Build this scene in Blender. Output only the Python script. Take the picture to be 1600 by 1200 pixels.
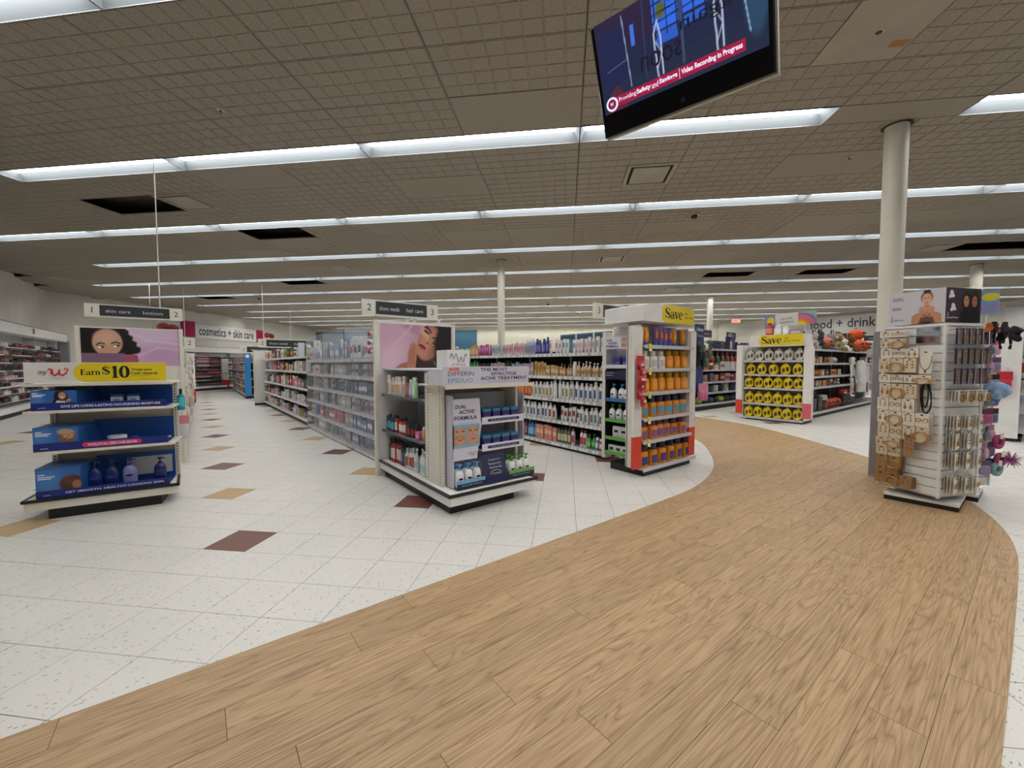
import bpy, math, random
import numpy as np
from mathutils import Vector, Matrix

# ------------------------------------------------------------------ scene, camera, world, exposure
for o in list(bpy.data.objects):
    bpy.data.objects.remove(o, do_unlink=True)
sc = bpy.context.scene
C = sc.collection
# world axes: X runs along the wooden path, Y runs down the aisles; the ceiling grid lies at 45 degrees to them
cam_d = bpy.data.cameras.new('camera')
cam_d.sensor_width = 36.0
cam_d.lens = 637.63 / 1600 * 36.0
cam_d.clip_start, cam_d.clip_end = 0.02, 200
cam = bpy.data.objects.new('camera', cam_d)
C.objects.link(cam)
_ang = math.radians(90 + 7.454 - 45)
_p, _r = -0.0489, -0.0017
_f = Vector((math.cos(_ang) * math.cos(_p), math.sin(_ang) * math.cos(_p), math.sin(_p)))
_rt = Vector((math.sin(_ang), -math.cos(_ang), 0))
_up = _rt.cross(_f)
_r2 = _rt * math.cos(_r) + _up * math.sin(_r)
_u2 = -_rt * math.sin(_r) + _up * math.cos(_r)
cam.matrix_world = Matrix(((_r2.x, _u2.x, -_f.x, 0), (_r2.y, _u2.y, -_f.y, 0), (_r2.z, _u2.z, -_f.z, 1.2073), (0, 0, 0, 1)))
sc.camera = cam
w = bpy.data.worlds.new('world')
sc.world = w
w.use_nodes = True
w.node_tree.nodes['Background'].inputs[0].default_value = (0.6, 0.62, 0.65, 1)
w.node_tree.nodes['Background'].inputs[1].default_value = 0.02
sc.view_settings.view_transform = 'Standard'
sc.view_settings.look = 'None'
sc.view_settings.gamma = 1.0
sc.view_settings.use_curve_mapping = False
sc.view_settings.exposure = 0.15
sc.cycles.max_bounces, sc.cycles.diffuse_bounces, sc.cycles.glossy_bounces, sc.cycles.transparent_max_bounces = 6, 3, 2, 10
sc.cycles.adaptive_threshold = 0.02
LAMP = 17.5            # strength of the fluorescent lenses in the ceiling
rnd = random.Random(7)

# ------------------------------------------------------------------ colours and materials
def lin(c):
    if isinstance(c, str):
        c = c.lstrip('#')
        if len(c) == 3: c = ''.join(q * 2 for q in c)
        c = tuple(int(c[i:i + 2], 16) / 255 for i in (0, 2, 4))
    return tuple((x / 12.92 if x <= 0.04045 else ((x + 0.055) / 1.055) ** 2.4) for x in c)

_mats = {}
def mat(col, rough=0.5, metal=0.0, spec=0.5, emit=0.0, key=None):
    k = (col, rough, metal, spec, emit)
    if k in _mats:
        return _mats[k]
    m = bpy.data.materials.new('mat_' + str(col).strip('#'))
    m.use_nodes = True
    b = m.node_tree.nodes['Principled BSDF']
    c = lin(col)
    b.inputs['Base Color'].default_value = (*c, 1)
    b.inputs['Roughness'].default_value = rough
    b.inputs['Metallic'].default_value = metal
    b.inputs['Specular IOR Level'].default_value = spec
    if emit:
        b.inputs['Emission Color'].default_value = (*c, 1)
        b.inputs['Emission Strength'].default_value = emit
    _mats[k] = m
    return m

def nodemat(name):
    m = bpy.data.materials.new(name)
    m.use_nodes = True
    nt = m.node_tree
    return m, nt, nt.nodes['Principled BSDF'], nt.nodes.new, nt.links.new

def ramp(nt, stops):
    n = nt.nodes.new('ShaderNodeValToRGB')
    e = n.color_ramp.elements
    while len(e) < len(stops):
        e.new(0.5)
    for i, (p, c) in enumerate(stops):
        e[i].position = p
        e[i].color = (*lin(c), 1)
    return n

# painted steel of the shelving, with a little wear
def noisy(name, a, b, scale, rough, bump=0.0, spec=0.5):
    m, nt, bs, N, L = nodemat(name)
    tc = N('ShaderNodeTexCoord'); no = N('ShaderNodeTexNoise')
    no.inputs['Scale'].default_value = scale; no.inputs['Detail'].default_value = 4
    L(tc.outputs['Object'], no.inputs['Vector'])
    r = ramp(nt, [(0.35, a), (0.65, b)])
    L(no.outputs['Fac'], r.inputs['Fac']); L(r.outputs['Color'], bs.inputs['Base Color'])
    bs.inputs['Roughness'].default_value = rough
    bs.inputs['Specular IOR Level'].default_value = spec
    if bump:
        bp = N('ShaderNodeBump'); bp.inputs['Strength'].default_value = bump; bp.inputs['Distance'].default_value = 0.002
        L(no.outputs['Fac'], bp.inputs['Height']); L(bp.outputs['Normal'], bs.inputs['Normal'])
    return m
STEEL = noisy('cream_steel', '#d9d4c8', '#e0dbd0', 9, 0.45)
WHITE = noisy('white_panel', '#dedddc', '#e6e5e3', 6, 0.5)
GREYSH = noisy('grey_shelf', '#b4b4b8', '#bebec2', 9, 0.4)
LILAC = noisy('lilac_card', '#c9c8d8', '#d2d1e0', 6, 0.6)
BLACK = noisy('black_kick', '#0c0c0d', '#1b1b1c', 14, 0.55)
WALLP = noisy('wall_paint', '#d3d0c8', '#dad7cf', 2, 0.8, 0.1)
WALLC = noisy('wall_cream', '#cfccba', '#d7d4c4', 2, 0.8, 0.1)
BLUEW = noisy('wall_blue', '#3b6480', '#406b87', 2, 0.8)
CEILT = noisy('ceiling_tile', '#938b80', '#a1998d', 60, 0.95, 0.35, 0.1)
CEILP = noisy('ceiling_panel', '#9f988b', '#a8a194', 3, 0.8, 0, 0.2)
PLENUM = noisy('plenum_dark', '#3a3028', '#5c4e42', 5, 0.95)
COLUMN = noisy('column_paint', '#d5d2c8', '#dcd9cf', 3, 0.5)
METALG = noisy('column_sleeve', '#77757a', '#87858a', 5, 0.45)

def clear_plastic(name, fac, col):
    m, nt, bs, N, L = nodemat(name)
    t = N('ShaderNodeBsdfTransparent'); mx = N('ShaderNodeMixShader')
    mx.inputs[0].default_value = fac
    bs.inputs['Base Color'].default_value = (*lin(col), 1); bs.inputs['Roughness'].default_value = 0.18
    L(t.outputs[0], mx.inputs[1]); L(bs.outputs[0], mx.inputs[2])
    L(mx.outputs[0], nt.nodes['Material Output'].inputs['Surface'])
    return m
CLEAR = clear_plastic('clear_plastic', 0.09, '#d6dbe4')

def print_mat(name, emit=0.0):
    m, nt, bs, N, L = nodemat(name)
    a = N('ShaderNodeAttribute'); a.attribute_name = 'Col'
    L(a.outputs['Color'], bs.inputs['Base Color'])
    bs.inputs['Roughness'].default_value = 0.4
    if emit:
        bs.inputs['Base Color'].default_value = (0, 0, 0, 1)
        nt.links.remove(bs.inputs['Base Color'].links[0])
        L(a.outputs['Color'], bs.inputs['Emission Color']); bs.inputs['Emission Strength'].default_value = emit
    return m
PRINT = print_mat('printed_sheet')
SCREEN = print_mat('lit_screen', 1.0)

# floor: speckled vinyl tile
def vinyl(name, base, base2, specks):
    m, nt, bs, N, L = nodemat(name)
    g = N('ShaderNodeNewGeometry')
    n1 = N('ShaderNodeTexNoise'); n1.inputs['Scale'].default_value = 1.3; n1.inputs['Detail'].default_value = 3
    L(g.outputs['Position'], n1.inputs['Vector'])
    r0 = ramp(nt, [(0.3, base), (0.7, base2)]); L(n1.outputs['Fac'], r0.inputs['Fac'])
    col = r0.outputs['Color']
    for i, (sc_, thr, c, rot) in enumerate(specks):
        mp = N('ShaderNodeMapping'); mp.inputs['Rotation'].default_value = (0, 0, rot); mp.inputs['Scale'].default_value = (1, 2.3, 0.01)
        L(g.outputs['Position'], mp.inputs['Vector'])
        v = N('ShaderNodeTexVoronoi'); v.inputs['Scale'].default_value = sc_; v.inputs['Randomness'].default_value = 1
        L(mp.outputs[0], v.inputs['Vector'])
        lt = N('ShaderNodeMath'); lt.operation = 'LESS_THAN'; lt.inputs[1].default_value = thr; L(v.outputs['Distance'], lt.inputs[0])
        gt = N('ShaderNodeMath'); gt.operation = 'GREATER_THAN'; gt.inputs[1].default_value = 0.62
        L(v.outputs['Color'], gt.inputs[0])
        mu = N('ShaderNodeMath'); mu.operation = 'MULTIPLY'; L(lt.outputs[0], mu.inputs[0]); L(gt.outputs[0], mu.inputs[1])
        mx = N('ShaderNodeMix'); mx.data_type = 'RGBA'; mx.inputs['B'].default_value = (*lin(c), 1)
        L(mu.outputs[0], mx.inputs['Factor']); L(col, mx.inputs['A']); col = mx.outputs['Result']
    L(col, bs.inputs['Base Color'])
    bs.inputs['Roughness'].default_value = 0.33; bs.inputs['Specular IOR Level'].default_value = 0.45
    return m
SP = [(30, 0.20, '#8f9398', 0.3), (34, 0.17, '#a3a6a6', 1.4), (26, 0.17, '#b9b7b0', 2.3)]
VINYL = vinyl('vinyl_white', '#d3d3cf', '#dad9d6', SP)
VDARK = vinyl('vinyl_brown', '#6b4038', '#724840', [(40, 0.15, '#7d574e', 0.5)])
VTAN = vinyl('vinyl_tan', '#b69a6e', '#bda277', [(40, 0.15, '#a98c62', 0.5)])
JOINT = mat('#4f4b47', 0.9)

# floor: wood-look plank with cathedral grain, one offset per plank
def wood():
    m, nt, bs, N, L = nodemat('wood_plank')
    g = N('ShaderNodeNewGeometry'); oi = N('ShaderNodeObjectInfo')
    off = N('ShaderNodeVectorMath'); off.operation = 'SCALE'; off.inputs[0].default_value = (37, 91, 53)
    L(oi.outputs['Random'], off.inputs['Scale'])
    ad = N('ShaderNodeVectorMath'); L(g.outputs['Position'], ad.inputs[0]); L(off.outputs[0], ad.inputs[1])
    mp = N('ShaderNodeMapping'); mp.inputs['Scale'].default_value = (0.55, 7.0, 1)
    L(ad.outputs[0], mp.inputs['Vector'])
    n1 = N('ShaderNodeTexNoise'); n1.inputs['Scale'].default_value = 1.5; n1.inputs['Detail'].default_value = 2; n1.inputs['Distortion'].default_value = 0.6
    L(mp.outputs[0], n1.inputs['Vector'])
    k = N('ShaderNodeMath'); k.operation = 'MULTIPLY'; k.inputs[1].default_value = 15; L(n1.outputs['Fac'], k.inputs[0])
    fr = N('ShaderNodeMath'); fr.operation = 'PINGPONG'; fr.inputs[1].default_value = 0.5; L(k.outputs[0], fr.inputs[0])
    r1 = ramp(nt, [(0.0, '#97795a'), (0.14, '#ab8e6a'), (0.6, '#b89b77')])
    k2 = N('ShaderNodeMath'); k2.operation = 'MULTIPLY'; k2.inputs[1].default_value = 2; L(fr.outputs[0], k2.inputs[0])
    L(k2.outputs[0], r1.inputs['Fac'])
    mp2 = N('ShaderNodeMapping'); mp2.inputs['Scale'].default_value = (3, 120, 1); L(ad.outputs[0], mp2.inputs['Vector'])
    n2 = N('ShaderNodeTexNoise'); n2.inputs['Scale'].default_value = 1.5; n2.inputs['Detail'].default_value = 3; L(mp2.outputs[0], n2.inputs['Vector'])
    r2 = ramp(nt, [(0.3, '#b4aca4'), (0.6, '#ffffff')]); L(n2.outputs['Fac'], r2.inputs['Fac'])
    mx = N('ShaderNodeMix'); mx.data_type = 'RGBA'; mx.blend_type = 'MULTIPLY'; mx.inputs['Factor'].default_value = 0.6
    L(r1.outputs['Color'], mx.inputs['A']); L(r2.outputs['Color'], mx.inputs['B'])
    hs = N('ShaderNodeHueSaturation'); mr = N('ShaderNodeMapRange'); mr.inputs['To Min'].default_value = 0.93; mr.inputs['To Max'].default_value = 1.07
    L(oi.outputs['Random'], mr.inputs['Value']); L(mr.outputs[0], hs.inputs['Value']); L(mx.outputs['Result'], hs.inputs['Color'])
    L(hs.outputs[0], bs.inputs['Base Color'])
    bs.inputs['Roughness'].default_value = 0.42; bs.inputs['Specular IOR Level'].default_value = 0.4
    bp = N('ShaderNodeBump'); bp.inputs['Strength'].default_value = 0.12; bp.inputs['Distance'].default_value = 0.001
    L(n2.outputs['Fac'], bp.inputs['Height']); L(bp.outputs[0], bs.inputs['Normal'])
    return m
WOOD = wood()

# ------------------------------------------------------------------ mesh helpers
class MB:
    def __init__(s): s.v, s.f = [], []
    def add(s, vs, fs):
        b = len(s.v); s.v += [tuple(v) for v in vs]; s.f += [tuple(b + i for i in f) for f in fs]; return s
    def box(s, x0, x1, y0, y1, z0, z1):
        return s.add([(x0, y0, z0), (x1, y0, z0), (x1, y1, z0), (x0, y1, z0), (x0, y0, z1), (x1, y0, z1), (x1, y1, z1), (x0, y1, z1)],
                     [(3, 2, 1, 0), (4, 5, 6, 7), (0, 1, 5, 4), (1, 2, 6, 5), (2, 3, 7, 6), (3, 0, 4, 7)])
    def cbox(s, x0, x1, y0, y1, z0, z1, c=0.004):       # box with chamfered vertical edges
        return s.prism([(x0 + c, y0), (x1 - c, y0), (x1, y0 + c), (x1, y1 - c), (x1 - c, y1), (x0 + c, y1), (x0, y1 - c), (x0, y0 + c)], z0, z1)
    def prism(s, poly, z0, z1):
        n = len(poly)
        return s.add([(x, y, z0) for x, y in poly] + [(x, y, z1) for x, y in poly],
                     [tuple(range(n - 1, -1, -1)), tuple(range(n, 2 * n))] + [(i, (i + 1) % n, n + (i + 1) % n, n + i) for i in range(n)])
    def prism_y(s, poly, y0, y1):                        # outline in x,z; front at y0
        n = len(poly)
        return s.add([(x, y0, z) for x, z in poly] + [(x, y1, z) for x, z in poly],
                     [tuple(range(n)), tuple(range(2 * n - 1, n - 1, -1))] + [((i + 1) % n, i, n + i, n + (i + 1) % n) for i in range(n)])
    def prism_x(s, poly, x0, x1):                        # outline in y,z
        n = len(poly)
        return s.add([(x0, y, z) for y, z in poly] + [(x1, y, z) for y, z in poly],
                     [tuple(range(n - 1, -1, -1)), tuple(range(n, 2 * n))] + [(i, (i + 1) % n, n + (i + 1) % n, n + i) for i in range(n)])
    def loft(s, rings, n=12, cx=0, cy=0, p=2.0):         # rings (z, half width, half depth[, dx, dy])
        vs = []
        for rg in rings:
            z, a, b = rg[:3]; dx, dy = (rg[3], rg[4]) if len(rg) > 3 else (0, 0)
            for i in range(n):
                t = 2 * math.pi * i / n - math.pi / 2
                c_, s_ = math.cos(t), math.sin(t)
                vs.append((cx + dx + a * math.copysign(abs(c_) ** (2 / p), c_), cy + dy + b * math.copysign(abs(s_) ** (2 / p), s_), z))
        m = len(rings)
        fs = [(j * n + i, j * n + (i + 1) % n, (j + 1) * n + (i + 1) % n, (j + 1) * n + i) for j in range(m - 1) for i in range(n)]
        fs += [tuple(range(n - 1, -1, -1)), tuple((m - 1) * n + i for i in range(n))]
        return s.add(vs, fs)
    def cyl(s, cx, cy, z0, z1, r, n=12, r2=None):
        return s.loft([(z0, r, r), (z1, r2 or r, r2 or r)], n, cx, cy)
    def tube(s, pts, r, n=6):
        pts = [Vector(p) for p in pts]; vs = []
        for i, p in enumerate(pts):
            d = (pts[min(i + 1, len(pts) - 1)] - pts[max(i - 1, 0)]).normalized()
            a = d.cross(Vector((0, 0, 1)))
            if a.length < 1e-3: a = d.cross(Vector((0, 1, 0)))
            a.normalize(); b = d.cross(a)
            rr = r[i] if isinstance(r, (list, tuple)) else r
            vs += [p + (a * math.cos(2 * math.pi * k / n) + b * math.sin(2 * math.pi * k / n)) * rr for k in range(n)]
        m = len(pts)
        fs = [(j * n + i, j * n + (i + 1) % n, (j + 1) * n + (i + 1) % n, (j + 1) * n + i) for j in range(m - 1) for i in range(n)]
        return s.add(vs, fs + [tuple(range(n - 1, -1, -1)), tuple((m - 1) * n + i for i in range(n))])
    def ring(s, cx, cy, cz, R, r, n=14, k=5, sx=1.0, a0=0, a1=2 * math.pi):   # torus in the x,z plane
        closed = abs(a1 - a0 - 2 * math.pi) < 1e-6
        q = n if closed else n + 1
        return s.tube([(cx + sx * R * math.cos(a0 + (a1 - a0) * i / n), cy, cz + R * math.sin(a0 + (a1 - a0) * i / n)) for i in range(n + 1)], r, k)
    def arc_patch(s, w, d, z0, z1, a, n=6, g=1.012, p=2.0):   # curved label on the front of a loft
        vs = []
        for z in (z0, z1):
            for i in range(n + 1):
                t = -math.pi / 2 - a + 2 * a * i / n
                c_, s_ = math.cos(t), math.sin(t)
                vs.append((w / 2 * g * math.copysign(abs(c_) ** (2 / p), c_), d / 2 * g * math.copysign(abs(s_) ** (2 / p), s_), z))
        m = n + 1
        return s.add(vs, [(i, i + 1, m + i + 1, m + i) for i in range(n)])
    def disc_y(s, cx, cz, rx, rz, y0, y1, n=14):
        return s.prism_y([(cx + rx * math.cos(2 * math.pi * i / n), cz + rz * math.sin(2 * math.pi * i / n)) for i in range(n)], y0, y1)
    def mesh(s, name, smooth=False):
        me = bpy.data.meshes.new(name); me.from_pydata(s.v, [], s.f)
        if smooth:
            me.polygons.foreach_set('use_smooth', [True] * len(me.polygons))
            try: me.set_sharp_from_angle(angle=0.7)
            except Exception: pass
        me.update()
        return me

def add(name, me, m=None, parent=None, loc=(0, 0, 0), rz=0.0, scale=None):
    if isinstance(me, MB): me = me.mesh(name)
    if m is not None and not me.materials: me.materials.append(m)
    o = bpy.data.objects.new(name, me); C.objects.link(o)
    o.location = loc
    if rz: o.rotation_euler = (0, 0, rz)
    if scale: o.scale = scale
    if parent is not None: o.parent = parent
    return o

def tag(o, label, cat, group=None):
    o['label'] = label; o['category'] = cat
    if group: o['group'] = group
    return o

def struct(o):
    o['kind'] = 'structure'; return o

def stuff(o):
    o['kind'] = 'stuff'; return o

class Fr:            # a place: local x to the viewer's right, y into the fixture, z up
    def __init__(s, x, y, z=0.0, a=0.0): s.x, s.y, s.z, s.a = x, y, z, a
    def pt(s, x, y, z=0.0):
        c, n = math.cos(s.a), math.sin(s.a)
        return (s.x + c * x - n * y, s.y + n * x + c * y, s.z + z)
    def sub(s, x, y, z=0.0, a=0.0):
        p = s.pt(x, y, z); return Fr(p[0], p[1], p[2], s.a + a)

def root(name, fr, label=None, cat=None, group=None):
    o = bpy.data.objects.new(name, None); C.objects.link(o)
    o.location = (fr.x, fr.y, fr.z); o.rotation_euler = (0, 0, fr.a); o.empty_display_size = 0.1
    if label: tag(o, label, cat, group)
    return o

def boxp(name, parent, m, *b):
    return add(name, MB().box(*b), m, parent)

# lettering: text fitted into a box, standing in the x,z plane and facing -y
_txt = {}
def text_mesh(s, bold=0.0, italic=0.0):
    k = (s, bold, italic)
    if k not in _txt:
        cu = bpy.data.curves.new('lettering', 'FONT'); cu.body = s; cu.size = 1.0; cu.resolution_u = 2
        cu.offset = bold; cu.shear = italic; cu.space_line = 0.9
        ob = bpy.data.objects.new('lettering', cu); C.objects.link(ob)
        dg = bpy.context.evaluated_depsgraph_get()
        me = bpy.data.meshes.new_from_object(ob.evaluated_get(dg))
        bpy.data.objects.remove(ob, do_unlink=True); bpy.data.curves.remove(cu)
        n = len(me.vertices); a = np.empty(n * 3, 'f'); me.vertices.foreach_get('co', a); a = a.reshape(-1, 3)
        fs = [tuple(p.vertices) for p in me.polygons]
        bpy.data.meshes.remove(me)
        _txt[k] = (a, fs)
    return _txt[k]

def text(s, parent, m, x, z, wd=None, ht=None, y=-0.001, bold=0.0, italic=0.0, align='c', name='lettering', rot=0.0):
    a, fs = text_mesh(s, bold, italic)
    lo, hi = a.min(0), a.max(0); W, H = hi[0] - lo[0], hi[1] - lo[1]
    sx = wd / W if wd else ht / H
    sz = ht / H if ht else sx
    ax = {'c': -(lo[0] + hi[0]) / 2, 'l': -lo[0], 'r': -hi[0]}[align]
    vx = (a[:, 0] + ax) * sx; vz = (a[:, 1] - (lo[1] + hi[1]) / 2) * sz
    c, n = math.cos(rot), math.sin(rot)
    v = [(x + c * p - n * q, y, z + n * p + c * q) for p, q in zip(vx, vz)]
    me = bpy.data.meshes.new('lettering'); me.from_pydata(v, [], fs); me.update()
    return add(name, me, m, parent)

# printed sheets: a fine grid of coloured vertices
class Paint:
    def __init__(s, W, H, res, bg):
        s.W, s.H = W, H; s.nx, s.ny = max(2, int(W / res)), max(2, int(H / res))
        s.u, s.v = np.meshgrid(np.linspace(0, W / H, s.nx + 1), np.linspace(0, 1, s.ny + 1))
        s.a = np.zeros(s.u.shape + (3,)); s.a[:] = lin(bg)
    def _mix(s, m, col):
        s.a += m[..., None] * (np.array(lin(col)) - s.a); return s
    def ell(s, cx, cy, rx, ry, col, rot=0.0, soft=0.08, op=1.0):
        c, n = math.cos(rot), math.sin(rot); dx, dy = s.u - cx, s.v - cy
        d = np.sqrt(((c * dx + n * dy) / rx) ** 2 + ((-n * dx + c * dy) / ry) ** 2)
        return s._mix(np.clip((1 - d) / soft + 0.5, 0, 1) * op, col)
    def poly(s, pts, col, op=1.0):
        ins = np.zeros(s.u.shape, bool); n = len(pts)
        for i in range(n):
            (x1, y1), (x2, y2) = pts[i], pts[(i + 1) % n]
            if y1 == y2: continue
            ins ^= ((y1 > s.v) != (y2 > s.v)) & (s.u < (x2 - x1) * (s.v - y1) / (y2 - y1) + x1)
        return s._mix(ins * op, col)
    def rect(s, x0, y0, x1, y1, col, op=1.0):
        return s._mix(((s.u >= x0) & (s.u <= x1) & (s.v >= y0) & (s.v <= y1)) * op, col)
    def line(s, pts, wd, col, op=1.0):
        for (x1, y1), (x2, y2) in zip(pts[:-1], pts[1:]):
            dx, dy = x2 - x1, y2 - y1; l2 = dx * dx + dy * dy + 1e-12
            t = np.clip(((s.u - x1) * dx + (s.v - y1) * dy) / l2, 0, 1)
            d = np.hypot(s.u - x1 - t * dx, s.v - y1 - t * dy)
            s._mix(np.clip((wd - d) / (wd * 0.5) + 0.5, 0, 1) * op, col)
        return s
    def obj(s, name, parent, x0, z0, y=-0.001, m=None):
        nx, ny = s.nx, s.ny
        X = np.linspace(x0, x0 + s.W, nx + 1); Z = np.linspace(z0, z0 + s.H, ny + 1)
        v = [(x, y, z) for z in Z for x in X]
        f = [(j * (nx + 1) + i, j * (nx + 1) + i + 1, (j + 1) * (nx + 1) + i + 1, (j + 1) * (nx + 1) + i) for j in range(ny) for i in range(nx)]
        me = bpy.data.meshes.new(name); me.from_pydata(v, [], f)
        at = me.color_attributes.new('Col', 'FLOAT_COLOR', 'POINT')
        at.data.foreach_set('color', np.concatenate([s.a, np.ones(s.a.shape[:2] + (1,))], 2).astype('f').ravel())
        me.update()
        return add(name, me, m or PRINT, parent)

# bold serif lettering drawn with a broad pen: strokes of (points, widths, curved)
GLYPH = {
 'S': (.7, [([(.6, .76), (.5, .93), (.33, .97), (.14, .87), (.1, .7), (.26, .56), (.46, .45), (.62, .3), (.58, .1), (.38, .03), (.18, .07), (.06, .25)], [.05, .05, .05, .11, .15, .19, .19, .15, .1, .05, .05, .05], 1), ([(.61, .95), (.61, .72)], [.05, .05], 0), ([(.05, .3), (.05, .03)], [.05, .05], 0)]),
 'a': (.64, [([(.47, .5), (.47, .1), (.55, .02), (.64, .07)], [.14, .14, .08, .04], 1), ([(.1, .48), (.18, .62), (.34, .66), (.47, .52)], [.1, .06, .06, .13], 1), ([(.47, .39), (.24, .33), (.1, .2), (.15, .05), (.31, .01), (.47, .13)], [.05, .07, .13, .11, .06, .05], 1)]),
 'v': (.62, [([(.1, .66), (.31, .02)], [.16, .14], 0), ([(.31, .0), (.52, .66)], [.06, .06], 0), ([(-.03, .65), (.24, .65)], [.05, .05], 0), ([(.4, .65), (.64, .65)], [.05, .05], 0)]),
 'e': (.62, [([(.1, .36), (.52, .36)], [.05, .05], 0), ([(.53, .36), (.49, .56), (.32, .66), (.14, .56), (.09, .33), (.16, .1), (.34, .01), (.55, .12)], [.11, .1, .05, .11, .15, .12, .06, .04], 1)]),
 'E': (.74, [([(.19, 0), (.19, 1)], [.17, .17], 0), ([(.02, .97), (.64, .97)], [.06, .06], 0), ([(.02, .03), (.66, .03)], [.06, .06], 0), ([(.19, .52), (.48, .52)], [.06, .06], 0), ([(.63, 1), (.63, .76)], [.05, .05], 0), ([(.66, 0), (.66, .26)], [.05, .05], 0), ([(.48, .64), (.48, .4)], [.05, .05], 0)]),
 'r': (.52, [([(.18, 0), (.18, .64)], [.14, .14], 0), ([(.02, .63), (.22, .63)], [.05, .05], 0), ([(.02, .025), (.36, .025)], [.05, .05], 0), ([(.22, .46), (.32, .6), (.46, .6)], [.05, .1, .15], 1)]),
 'n': (.74, [([(.18, 0), (.18, .64)], [.14, .14], 0), ([(.02, .63), (.22, .63)], [.05, .05], 0), ([(.02, .025), (.34, .025)], [.05, .05], 0), ([(.22, .46), (.34, .61), (.48, .6), (.54, .45), (.54, .0)], [.05, .08, .12, .14, .14], 1), ([(.4, .025), (.7, .025)], [.05, .05], 0)]),
 '1': (.56, [([(.27, 0), (.27, 1)], [.2, .2], 0), ([(.04, .03), (.5, .03)], [.06, .06], 0), ([(.27, .97), (.14, .86), (.03, .85)], [.06, .06, .06], 0)]),
 '0': (.78, [([(.37 + .26 * math.cos(2 * math.pi * i / 16), .5 + .47 * math.sin(2 * math.pi * i / 16)) for i in range(17)], [.06 + .15 * abs(math.cos(2 * math.pi * i / 16)) for i in range(17)], 0)]),
 '$': (.7, [])}
GLYPH['$'] = (.7, GLYPH['S'][1] + [([(.34, -.1), (.34, 1.1)], [.05, .05], 0)])
def serif(s, parent, m, x, z, wd, ht, y=-0.003):
    """x: start of the word, z: baseline, ht: capital height"""
    adv = sum(GLYPH[c][0] for c in s); kx = wd / adv; mb = MB(); cx = x
    for c in s:
        for pts, ws, cur in GLYPH[c][1]:
            if cur:
                P_, W2 = [], []
                n = len(pts)
                for i in range(n - 1):
                    a, b, c_, d = pts[max(i - 1, 0)], pts[i], pts[i + 1], pts[min(i + 2, n - 1)]
                    for k in range(4):
                        t = k / 4
                        P_.append(tuple(.5 * (2 * b[q] + (c_[q] - a[q]) * t + (2 * a[q] - 5 * b[q] + 4 * c_[q] - d[q]) * t * t + (3 * b[q] - a[q] - 3 * c_[q] + d[q]) * t ** 3) for q in (0, 1)))
                        W2.append(ws[i] + (ws[i + 1] - ws[i]) * t)
                P_.append(pts[-1]); W2.append(ws[-1])
            else: P_, W2 = list(pts), list(ws)
            vs = []
            for i, (p, w_) in enumerate(zip(P_, W2)):
                a, b = P_[max(i - 1, 0)], P_[min(i + 1, len(P_) - 1)]
                if not cur and len(P_) == 17: a, b = P_[(i - 1) % 16], P_[(i + 1) % 16]
                dx, dz = b[0] - a[0], b[1] - a[1]; L_ = math.hypot(dx, dz) or 1
                nx, nz = -dz / L_ * w_ * .62, dx / L_ * w_ * .62
                vs += [(cx + (p[0] + nx) * kx, y, z + (p[1] + nz) * ht), (cx + (p[0] - nx) * kx, y, z + (p[1] - nz) * ht)]
            mb.add(vs, [(2 * i, 2 * i + 1, 2 * i + 3, 2 * i + 2) for i in range(len(P_) - 1)])
        cx += GLYPH[c][0] * kx
    return add('lettering', mb, m, parent)

ORD = ['zeroth', 'first', 'second', 'third', 'fourth', 'fifth', 'sixth', 'seventh', 'eighth', 'ninth', 'tenth', 'eleventh', 'twelfth', 'thirteenth',
       'fourteenth', 'fifteenth', 'sixteenth', 'seventeenth', 'eighteenth', 'nineteenth', 'twentieth']
def ordn(i):
    if i <= 20: return ORD[i]
    t = {2: 'twenty', 3: 'thirty', 4: 'forty', 5: 'fifty', 6: 'sixty', 7: 'seventy'}[i // 10]
    return t + '-' + ORD[i % 10] if i % 10 else t[:-1] + 'ieth'

# ------------------------------------------------------------------ the setting
Q = math.sqrt(0.5)
A45 = -math.pi / 4
def B(x, y):                    # building grid (light rows along x) -> world
    return ((x + y) * Q, (y - x) * Q)
CZ = 3.64
_inv = cam.matrix_world.inverted()
def on_screen(p, pad=0.0):
    q = _inv @ Vector(p)
    if q.z > -0.05: return None
    x, y = 800 + 637.63 * q.x / -q.z, 600 - 637.63 * q.y / -q.z
    return (x, y, -q.z) if -pad < x < 1600 + pad and -pad < y < 1200 + pad else None
TW = 25.3                       # the slanting wall with the food lettering
def inside(bx, by):             # within the walls
    t = (bx + by) * Q
    return bx > -17.2 and by < 26.5 and -3.95 < t < TW and bx < 22
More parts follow.
